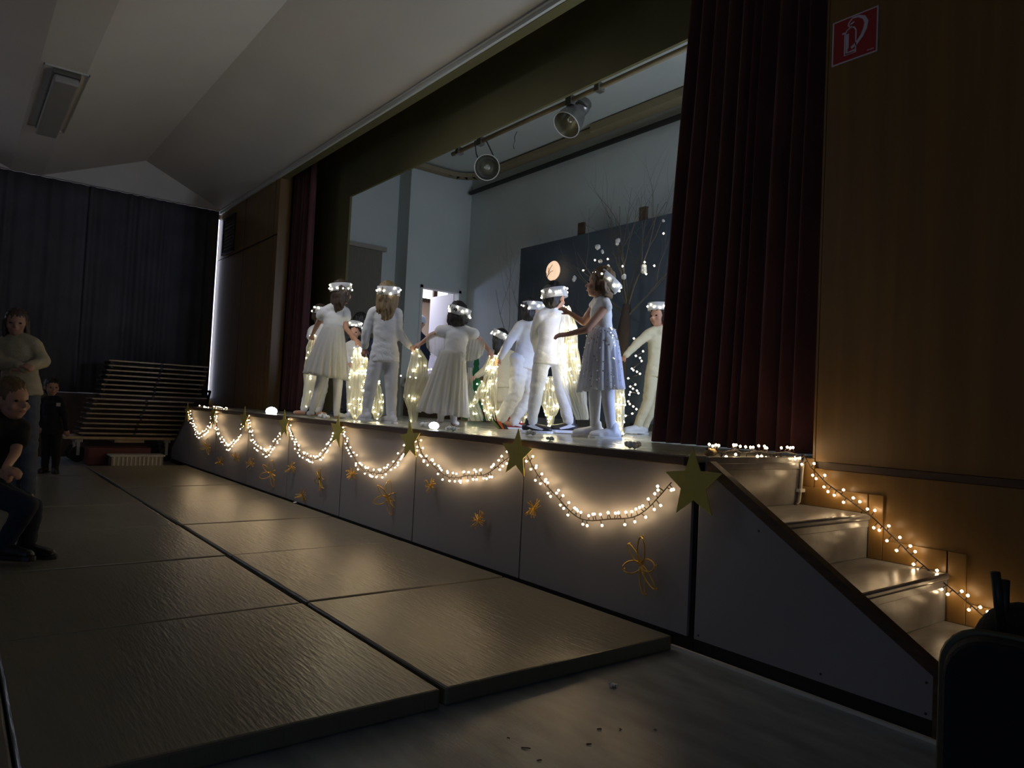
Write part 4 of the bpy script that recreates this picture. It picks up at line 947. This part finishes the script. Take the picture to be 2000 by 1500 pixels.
# translucent net and silver sequin cloth
def sheer(name, col, fac, trl=0.6, em=None):
    m = bpy.data.materials.new(name); m.use_nodes = True; nt = m.node_tree; nt.nodes.clear()
    out = nt.nodes.new('ShaderNodeOutputMaterial'); mx = nt.nodes.new('ShaderNodeMixShader'); mx2 = nt.nodes.new('ShaderNodeMixShader')
    t = nt.nodes.new('ShaderNodeBsdfTransparent'); d = nt.nodes.new('ShaderNodeBsdfDiffuse'); tl = nt.nodes.new('ShaderNodeBsdfTranslucent')
    d.inputs[0].default_value = (*col, 1); tl.inputs[0].default_value = (*col, 1); mx2.inputs[0].default_value = trl; mx.inputs[0].default_value = fac
    nt.links.new(d.outputs[0], mx2.inputs[1]); nt.links.new(tl.outputs[0], mx2.inputs[2]); nt.links.new(t.outputs[0], mx.inputs[1]); nt.links.new(mx2.outputs[0], mx.inputs[2]); nt.links.new(mx.outputs[0], out.inputs[0])
    return m
M['bandpaper'] = sheer('headband_paper', (0.85, 0.85, 0.85), 1.0, 0.45)
M['tulle'] = sheer('white_tulle', (0.80, 0.79, 0.75), 0.90, 0.55)
M['tulleskirt'] = sheer('silver_tulle', (0.76, 0.77, 0.82), 0.86, 0.55)
M['scarf'] = sheer('lit_scarf_tulle', (0.88, 0.87, 0.76), 0.55, 0.5)
M['cape'] = sheer('sheer_cape', (0.85, 0.85, 0.80), 0.62, 0.4)

pA, wA, _ = person('girl in a short sleeved white tulle dress, leftmost at the stage front, seen from behind', 7.2,
    dict(hd=(668, 577), nk=(655, 600), shL=(633, 612, -.02), shR=(674, 612, .05), elL=(620, 638, .12), wrL=(611, 657, .25), elR=(675, 646, .02), wrR=(694, 668, .02), hpL=(638, 690), hpR=(657, 690, .03), knL=(627, 750), knR=(660, 752, .03), anL=(609, 806), anR=(657, 810), _toeL=(-.5, .8), _toeR=(.5, .8)),
    (.55, .8), 1.06, band=(665, 567), bandup=(-.12, -.05, 1), hair=('long', 'hairbrown', 0.18), top=('bodice', 'whitecloth'), legs=('tights', 'tights'), sleeve=0.35, handR=(.7, 0, -.6), handL=(-.3, .6, -.3),
    sk=dict(w=(651, 640, 17), l=(596, 735), r=(676, 748), m='tulle', folds=18, amp=.10))
pB, wB, _ = person('child at the far left, mostly hidden behind the leftmost girl, beside the red curtain', 7.9,
    dict(hd=(628, 611), nk=(627, 629), shL=(610, 638), shR=(642, 640), elL=(606, 652, -.05), wrL=(612, 662, -.2), elR=(642, 668), wrR=(640, 690), hpL=(613, 706), hpR=(634, 706), knL=(604, 752), knR=(630, 755), anL=(594, 795), anR=(622, 797), _toeL=(-.9, -.2), _toeR=(.8, -.3)),
    (.7, .6), 1.0, band=(630, 603), bandup=(.1, 0, 1), hair=('short', 'hairbrown'), top=('tunic', 'whitecloth'), legs=('trousers', 'whitecloth'))
pC, wC, _ = person('small child facing the audience behind the lit cloth, between the two girls on the left', 7.9,
    dict(hd=(692, 643), nk=(692, 660), shL=(679, 667), shR=(706, 667), elL=(674, 690), elR=(711, 690), wrL=(682, 702, -.1), wrR=(704, 702, -.1), hpL=(686, 728), hpR=(700, 728), knL=(685, 765), knR=(701, 765), anL=(684, 800), anR=(702, 800), _toeL=(-.2, -1), _toeR=(.2, -1)),
    (.12, -1, -.15), 0.86, band=(693, 629), bandup=(0, .15, 1), hair=('short', 'hairdark'), top=('tunic', 'whitecloth'), legs=('trousers', 'whitecloth'), shoes=('shoewhite', 'shoewhite'))
pT, wT, _ = person('adult in dark clothes crouching behind the small child, face turned away', 8.5,
    dict(hd=(702, 628), nk=(704, 652), shL=(690, 660), shR=(724, 664, .1), elL=(684, 695), elR=(722, 700), wrL=(690, 715, -.2), wrR=(705, 722, -.2), hpL=(700, 742, .3), hpR=(722, 742, .35), knL=(676, 748, -.1), knR=(703, 752, -.15), anL=(678, 796, .05), anR=(706, 796, .05), _toeL=(-.9, -.2), _toeR=(-.7, -.4)),
    (-.8, .5, -.2), 1.3, hair=('bob', 'hairdark', .16), top=('jumper', 'navycloth'), legs=('trousers', 'denim'), shoes=('shoeblack', 'shoeblack'))
pD, wD, _ = person('girl with long blond hair in white top and leggings, back to the audience', 6.4,
    dict(hd=(758, 579), nk=(756, 600), shL=(729, 609), shR=(777, 611, .02), elL=(715, 650), elR=(778, 652, .02), wrL=(712, 680, .03), wrR=(800, 677), hpL=(739, 698), hpR=(764, 699), knL=(724, 752), knR=(764, 755), anL=(716, 808), anR=(764, 814), _toeL=(-.4, .7), _toeR=(-.5, .6)),
    (.2, .98), 1.05, band=(759, 570), bandup=(0, -.1, 1), hair=('long', 'hairblond', 0.22), top=('long_sleeved_top', 'whitecloth'), legs=('trousers', 'tights'), handL=(-.1, 0, -1), handR=(.8, 0, -.3), shoes=('tights', 'tights'))
pF, wF, _ = person('girl with a dark bob in a long white tulle dress, arms spread', 6.3,
    dict(hd=(896, 619), nk=(893, 640), shL=(870, 646), shR=(918, 649), elL=(843, 657, .02), wrL=(823, 673), elR=(938, 668, .02), wrR=(955, 686), hpL=(874, 705), hpR=(896, 705), knL=(868, 765), knR=(888, 765), anL=(861, 817), anR=(886, 822), _toeL=(-.2, .8), _toeR=(.2, .8)),
    (.35, .93), 1.02, band=(898, 611), bandup=(.25, -.05, 1), hair=('bob', 'hairdark', .07), top=('bodice', 'whitecloth'), legs=('tights', 'tights'), sleeve=0.3, handL=(-.8, 0, -.4), handR=(.5, 0, -.8),
    sk=dict(w=(884, 688, 24), l=(815, 806), r=(912, 818), m='tulle', folds=20, amp=.08, depth=.7, flare=1.0))
pG, wG, _ = person('long dark haired child in a cream tunic, partly hidden, reaching left with a scarf', 7.5,
    dict(hd=(978, 643), nk=(982, 662), shL=(968, 670, -.02), shR=(1002, 670, .05), elL=(950, 700, -.03), wrL=(932, 713, -.03), elR=(1006, 702, .05), wrR=(1004, 728), hpL=(975, 728), hpR=(996, 728), knL=(979, 765), knR=(1000, 765), anL=(980, 798), anR=(1001, 800), _toeL=(-.6, .4), _toeR=(.2, .8)),
    (-.7, .6, -.1), 0.98, headup=(-.1, 0, 1), band=(980, 634), bandup=(.42, -.05, .9), hair=('long', 'hairdark', .20, (-.25, -.1, -1)), top=('jumper', 'cream'), legs=('trousers', 'cream'), handL=(-.9, 0, -.4),
    sk=dict(w=(984, 690, 17), l=(966, 764), r=(1003, 763), m='cream', folds=8, amp=.04, name='tunic_skirt', flare=1))
pH, wH, _ = person('boy in a white top and baggy trousers stepping right, in red and black shoes', 6.4,
    dict(hd=(1041, 598), nk=(1036, 614), shL=(1016, 622), shR=(1053, 624, .1), elL=(995, 656, -.05), wrL=(977, 686, -.06), elR=(1062, 655, .18), wrR=(1066, 680, .3), hpL=(1013, 698), hpR=(1035, 698, .06), knL=(1009, 757, -.03), knR=(1034, 756, .12), anL=(977, 806, -.02), anR=(1002, 812, .14), _toeL=(.9, -.1), _toeR=(.95, .1)),
    (.8, .5), 1.03, band=(1044, 587), bandup=(0, 0, 1), hair=('short', 'hairdark'), top=('long_sleeved_top', 'whitecloth'), legs=('trousers', 'whitecloth'), baggy=0.012, handL=(-.5, 0, -.9),
    shoes=[('shoeblack', 'shoegreen', -0.75, 'shoeorange'), ('shoered', 'shoewhite', 0, 'shoewhite')])
pI, wI, _ = person('boy in white with black and white high top shoes, beside the sequined skirt', 5.75,
    dict(hd=(1083, 580), nk=(1081, 601), shL=(1056, 612), shR=(1101, 615, .08), elL=(1044, 655, .12), wrL=(1052, 690, .28), elR=(1112, 640, .2), wrR=(1117, 652, .38), hpL=(1060, 700), hpR=(1090, 700, .05), knL=(1048, 762), knR=(1096, 757, .08), anL=(1038, 827), anR=(1112, 827, .08), _toeL=(.85, -.1), _toeR=(-.8, -.25)),
    (.55, .85), 1.06, band=(1083, 572), bandup=(-.2, 0, 1), hair=('short', 'hairdark'), top=('long_sleeved_top', 'whitecloth'), legs=('trousers', 'whitecloth'),
    shoes=('shoeblack', 'shoewhite', 0, 'shoewhite'))
pJ, wJ, dzJ = person('girl in a sleeveless silver sequined skirt dress, frontmost right, arms reaching left', 5.15,
    dict(hd=(1172, 546), nk=(1176, 571), shL=(1163, 586, .10), shR=(1184, 588, -.05), elL=(1140, 622, .12), wrL=(1115, 605, .14), elR=(1146, 636, -.10), wrR=(1108, 645, -.08), hpL=(1166, 668, .07), hpR=(1186, 668, -.04), knL=(1162, 772, .06), knR=(1188, 772, -.03), anL=(1162, 828, .06), anR=(1195, 832, -.03), _toeL=(-1, -.05), _toeR=(-1, -.1)),
    (-.93, .35), 1.02, headup=(.12, 0, 1), band=(1187, 540), bandup=(.62, -.1, .75), hair=('bob', 'hairlight', .075, (.25, 0, -1)), top=('bodice', 'whitecloth'), legs=('tights', 'tights'), sleeve=0, handL=(-.8, 0, .5), handR=(-.95, 0, -.15), curl=.5, shoes=('shoewhite', 'shoewhite'),
    sk=dict(w=(1177, 634, 23), l=(1131, 757), r=(1217, 751), m='tulleskirt', folds=18, amp=.10, depth=.85, flare=1.5))
pK, wK, _ = person('dark haired child in cream beside the right red curtain, one arm stretched left', 6.8,
    dict(hd=(1287, 617), nk=(1290, 638), shL=(1268, 648), shR=(1310, 650, .1), elL=(1243, 672, -.02), wrL=(1222, 694, -.05), elR=(1318, 690, .1), wrR=(1316, 720, .1), hpL=(1275, 728), hpR=(1297, 728, .05), knL=(1266, 782), knR=(1277, 784, .12), anL=(1245, 832), anR=(1258, 835, .16), _toeL=(-.7, -.4), _toeR=(-.3, -.7)),
    (-.75, -.6), 1.0, band=(1286, 599), bandup=(-.05, 0, 1), hair=('bob', 'hairdark', .085), top=('jumper', 'cream'), legs=('trousers', 'cream'), shoes=('shoewhite', 'shoewhite'), handL=(-.7, 0, -.7), skin='skin')
# sequins on the front girl's skirt
rnd = random.Random(4); bm = bmesh.new(); cl = atD(1177, 634, 5.15); hl_ = atD(1131, 757, 5.15); hr2 = atD(1217, 751, 5.15); hc2 = (hl_+hr2)/2
for k in range(260):
    t = rnd.random()**1.5; a = rnd.uniform(0, 2*math.pi); c = cl.lerp(hc2, t); rr = 23/F_PX*5.15*(1-t**.67)+(hr2-hl_).length/2*t**.67+0.012
    p = c + E1*math.cos(a)*rr + E2*math.sin(a)*rr*.85; p.z += dzJ
    n_ = (E1*math.cos(a)+E2*math.sin(a)).normalized(); sd = n_.cross(E3)*0.006; 
    u_ = E3*0.006; bm.faces.new([bm.verts.new(p+q) for q in (sd, u_, -sd, -u_)])
sq = obj('sequins', bm, mat('gold_silver_sequin', (0.6, 0.5, 0.35), 0.25, 0.9), pJ); sq['kind'] = 'stuff'
# cape sleeves of the long dress
for s_ in (-1, 1):
    sh = wF['shL'] if s_ < 0 else wF['shR']; el = wF['elL'] if s_ < 0 else wF['elR']; wr = wF['wrL'] if s_ < 0 else wF['wrR']
    bm = bmesh.new(); n = 20; top_ = [sh.lerp(el, t/n*1.0) if t <= n*.6 else el.lerp(wr, (t/n-.6)/.6) for t in range(n+1)]; g = []
    for i in range(n+1):
        f = i/n; tp_ = sh.lerp(wr, f*.8)*.5 + (sh.lerp(el, min(1, f*1.6)) if f < .625 else el.lerp(wr, (f-.625)*1.3))*.5; L = 0.24*(1-f)**.6+0.05
        g.append([bm.verts.new(tp_ + E2*(-.02+.018*math.sin(i*1.9)*j/4) + E3*(0.02 - L*j/4) + E1*(-s_)*0.03*(j/4)*(1-f)) for j in range(5)])
    for i in range(n):
        for j in range(4): bm.faces.new((g[i][j], g[i+1][j], g[i+1][j+1], g[i][j+1]))
    obj('cape_sleeve', bm, M['cape'], pF, smooth=True)

# lit scarves held between the children
sled = bpy.data.meshes.new('bulb'); bm = bmesh.new(); ball(bm, (0, 0, 0), 0.0056, 1); bm.to_mesh(sled); bm.free()
M['scarfled'] = mat('scarf_led', (1, .95, .8), 0.3, emit=(1.0, 0.86, 0.52, 85)); sled.materials.append(M['scarfled'])
def scarf(label, D, line, nb, seed=0, folds=5, floor_=ZS+0.004, name='lit_scarf', dense=None, wire=True):
    """line: rows of (px left, px right, py); cloth gathered in depth"""
    rnd = random.Random(seed); rows = []; 
    for (a, b, y) in line: rows.append((atD(a, y, D), atD(b, y, D)))
    g_ = empty(name, label, 'scarf', (rows[0][0]+rows[0][1])/2, 'lit tulle scarves held by the children')
    # resample rows
    NR = 26; bm = bmesh.new(); nc = folds*8; G = []
    for j in range(NR+1):
        t = j/NR*(len(rows)-1); k = min(int(t), len(rows)-2); f = t-k; f = f*f*(3-2*f)
        a = rows[k][0].lerp(rows[k+1][0], f); b = rows[k][1].lerp(rows[k+1][1], f); w_ = (b-a).length
        row = []
        for i in range(nc+1):
            s = i/nc; p = a.lerp(b, s); am = 0.05+0.25*w_
            p = p + E2*(am*.5*math.sin(2*math.pi*s*folds + 0.8*math.sin(j*.21+seed)) * (0.4+0.6*j/NR) + 0.04*noise.noise(Vector((s*3, j*.2, seed)))) + E1*0.012*noise.noise(Vector((s*4, j*.3, seed+5)))
            p.z = max(p.z, floor_+0.004*(i % 3)); row.append(p)
        G.append(row)
    V = [[bm.verts.new(p) for p in r_] for r_ in G]
    for j in range(NR):
        for i in range(nc): bm.faces.new((V[j][i], V[j][i+1], V[j+1][i+1], V[j+1][i]))
    obj('tulle', bm, M['scarf'], g_, smooth=True)
    B = []
    for k in range(nb):
        j = rnd.randint(0, NR) if dense is None else min(NR, int(abs(rnd.gauss(dense[0], dense[1]))*NR)); i = rnd.randint(0, nc); B.append(G[j][i] - E2*0.012 + Vector((0, 0, .004)))
    B.sort(key=lambda p: -p.z); bulbs(B, sled, g_)
    if wire and len(B) > 2:
        bm = bmesh.new(); tube(bm, B, 0.0013, 4); obj('wire', bm, M['ivory'], g_)
    return g_
scarf('brightly lit tulle scarf between the two leftmost girls, before the small child', 6.95, [(692, 708, 680), (686, 718, 700), (682, 719, 730), (681, 718, 765), (680, 714, 800), (690, 706, 819)], 55, 1, 5, dense=(.42, .25))
scarf('lit scarf hanging at the far left behind the tulle dress', 7.6, [(608, 618, 655), (598, 616, 680), (594, 612, 715), (594, 640, 735), (592, 640, 765), (588, 625, 795)], 20, 2)
scarf('narrow lit scarf end seen right of the legs of the blond girl', 6.9, [(733, 737, 700), (731, 742, 745), (728, 750, 780), (726, 748, 805), (731, 741, 819)], 16, 3)
scarf('pale scarf hanging between the blond girl and the girl in the long dress', 6.35, [(806, 822, 683), (800, 836, 705), (793, 838, 740), (786, 830, 775), (796, 820, 800), (800, 812, 825)], 12, 4)
scarf('lit scarf held by the long dress girl and the stepping boy, twisted', 6.35, [(957, 973, 696), (948, 972, 720), (941, 971, 750), (938, 970, 778), (945, 970, 805), (950, 972, 822)], 38, 5)
scarf('short lit scarf end swinging out left of the stepping boy', 6.5, [(940, 948, 745), (930, 943, 765), (919, 934, 785), (917, 927, 795)], 8, 6, 2)
scarf('pale unlit looking scarf trailing to the stage floor under the cream sleeve', 7.2, [(914, 922, 718), (910, 924, 760), (912, 940, 800), (914, 945, 822)], 3, 12, 3)
scarf('very bright lit scarf between the striding boy and the front girl', 5.5, [(1100, 1114, 600), (1092, 1128, 640), (1088, 1130, 680), (1090, 1136, 720), (1098, 1142, 755), (1112, 1148, 790), (1124, 1148, 820)], 70, 7, 6, dense=(.3, .28))
scarf('lit scarf looping low behind the striding boy legs', 6.1, [(1068, 1080, 735), (1062, 1092, 760), (1056, 1098, 790), (1066, 1084, 812), (1070, 1080, 834)], 30, 8)
scarf('lit scarf behind the stepping boy, between the two boys', 6.75, [(1016, 1040, 700), (1014, 1046, 730), (1014, 1046, 760), (1012, 1040, 800), (1016, 1036, 828)], 18, 9)
scarf('lit scarf hanging to the floor right of the silver skirt', 5.6, [(1196, 1214, 720), (1190, 1219, 750), (1190, 1221, 790), (1196, 1220, 825), (1204, 1218, 848)], 40, 10, 5)

# person in the corridor, glimpsed through the stage door
pE, wE, _ = person('person in a striped jumper and pale beanie glimpsed through the stage door', 12.3,
    dict(hd=(821, 614), nk=(819, 632), shL=(802, 642), shR=(831, 645), elL=(800, 670), elR=(836, 672), wrL=(805, 695), wrR=(832, 697), hpL=(810, 700), hpR=(826, 700), knL=(812, 745), knR=(826, 745), anL=(812, 785), anR=(826, 785), _toeL=(0, -1), _toeR=(0, -1)),
    (.3, -.95), 1.25, hair=('short', 'hairdark'), top=('jumper', 'navycloth'), legs=('trousers', 'denim'), shoes=('shoeblack', 'shoeblack'))
Ut = Vector((0, 0, 1)); hcE = wE['hd']; bm = bmesh.new(); ell(bm, hcE + Ut*0.06, (E1, E2, Ut), (0.105, 0.115, 0.085), 3); caps(bm, hcE+Ut*0.03-E1*.06, hcE+Ut*0.03+E1*.06, .05, .05); fuse('beanie', bm, 0.01, mat('pale_blue_beanie', (.62, .66, .75), .9), pE)
for k in range(4):
    c = (wE['shL']+wE['shR'])/2 - Ut*(0.09+0.062*k); bm = bmesh.new(); rg = []
    for zz in (-.011, .011): rg.append([bm.verts.new(c + E1*math.cos(R(a))*0.152 + E2*math.sin(R(a))*0.085 + Ut*zz) for a in range(0, 360, 15)])
    for i in range(24): bm.faces.new((rg[0][i], rg[0][(i+1) % 24], rg[1][(i+1) % 24], rg[1][i]))
    obj('stripe', bm, M['whitecloth'], pE, smooth=True)
# audience
pW, wW, _ = person('woman with long dark hair in a cream jumper standing at the left, arms folded', 6.1,
    dict(hd=(32, 633), nk=(34, 657), shL=(8, 668), shR=(66, 670), elL=(0, 712, -.1), elR=(86, 708), wrL=(38, 716, -.22), wrR=(45, 722, -.22), hpL=(24, 762), hpR=(56, 762), knL=(26, 868), knR=(56, 868), anL=(26, 965), anR=(56, 965), _toeL=(.1, -1), _toeR=(.3, -1)),
    (.5, -.85), 1.28, zfoot=0.07, hair=('long', 'hairbrown', .26), top=('jumper', 'tancloth'), legs=('trousers', 'denim'), shoes=('shoeblack', 'shoeblack'), handL=(.9, -.1, 0), handR=(-.9, -.1, 0), skin='skin2')
pS, wS, _ = person('small dark haired child in black clothes standing beside the stacked tables', 8.4,
    dict(hd=(101, 751), nk=(101, 768), shL=(85, 776), shR=(118, 776), elL=(75, 802), elR=(127, 805), wrL=(77, 828, -.05), wrR=(131, 834), hpL=(92, 836), hpR=(110, 836), knL=(90, 872), knR=(111, 872), anL=(88, 907), anR=(108, 907), _toeL=(.2, -1), _toeR=(.6, -.8)),
    (.75, -.65), 0.95, zfoot=0.07, hair=('short', 'hairdark'), top=('jacket', 'blackcloth'), legs=('trousers', 'blackcloth'), shoes=('shoeblack', 'shoeblack'), skin='skin2')
c = wS['shR'].lerp(wS['hpR'], .2) - E2*0.07 + E1*0.01; bm = bmesh.new(); prism(bm, [c, c+E1*.045, c+E1*.045+E3*.04, c+E3*.04], -E2*.006); obj('name_tag', bm, M['ivory'], pS)
pY, wY, _ = person('short haired boy in a black shirt kneeling at the left edge of the mats', 4.1,
    dict(hd=(22, 778), nk=(14, 806), shL=(-16, 826, -.08), shR=(40, 828, .06), elL=(-30, 890, -.1), elR=(30, 882, -.06), wrL=(-8, 918, -.2), wrR=(10, 912, -.22), hpL=(-38, 965), hpR=(-14, 965, .08), knL=(52, 985, -.12), knR=(62, 990, .08), anL=(8, 1062, -.1), anR=(52, 1062, .08), _toeL=(1, -.05), _toeR=(1, -.02)),
    (.93, -.25), 1.10, zfoot=0.07, hair=('short', 'hairlight'), top=('shirt', 'blackcloth'), legs=('trousers', 'navycloth'), sleeve=.5, shoes=('shoeblack', 'shoeblack'), handR=(.9, -.1, -.2), handL=(.9, -.1, -.2))
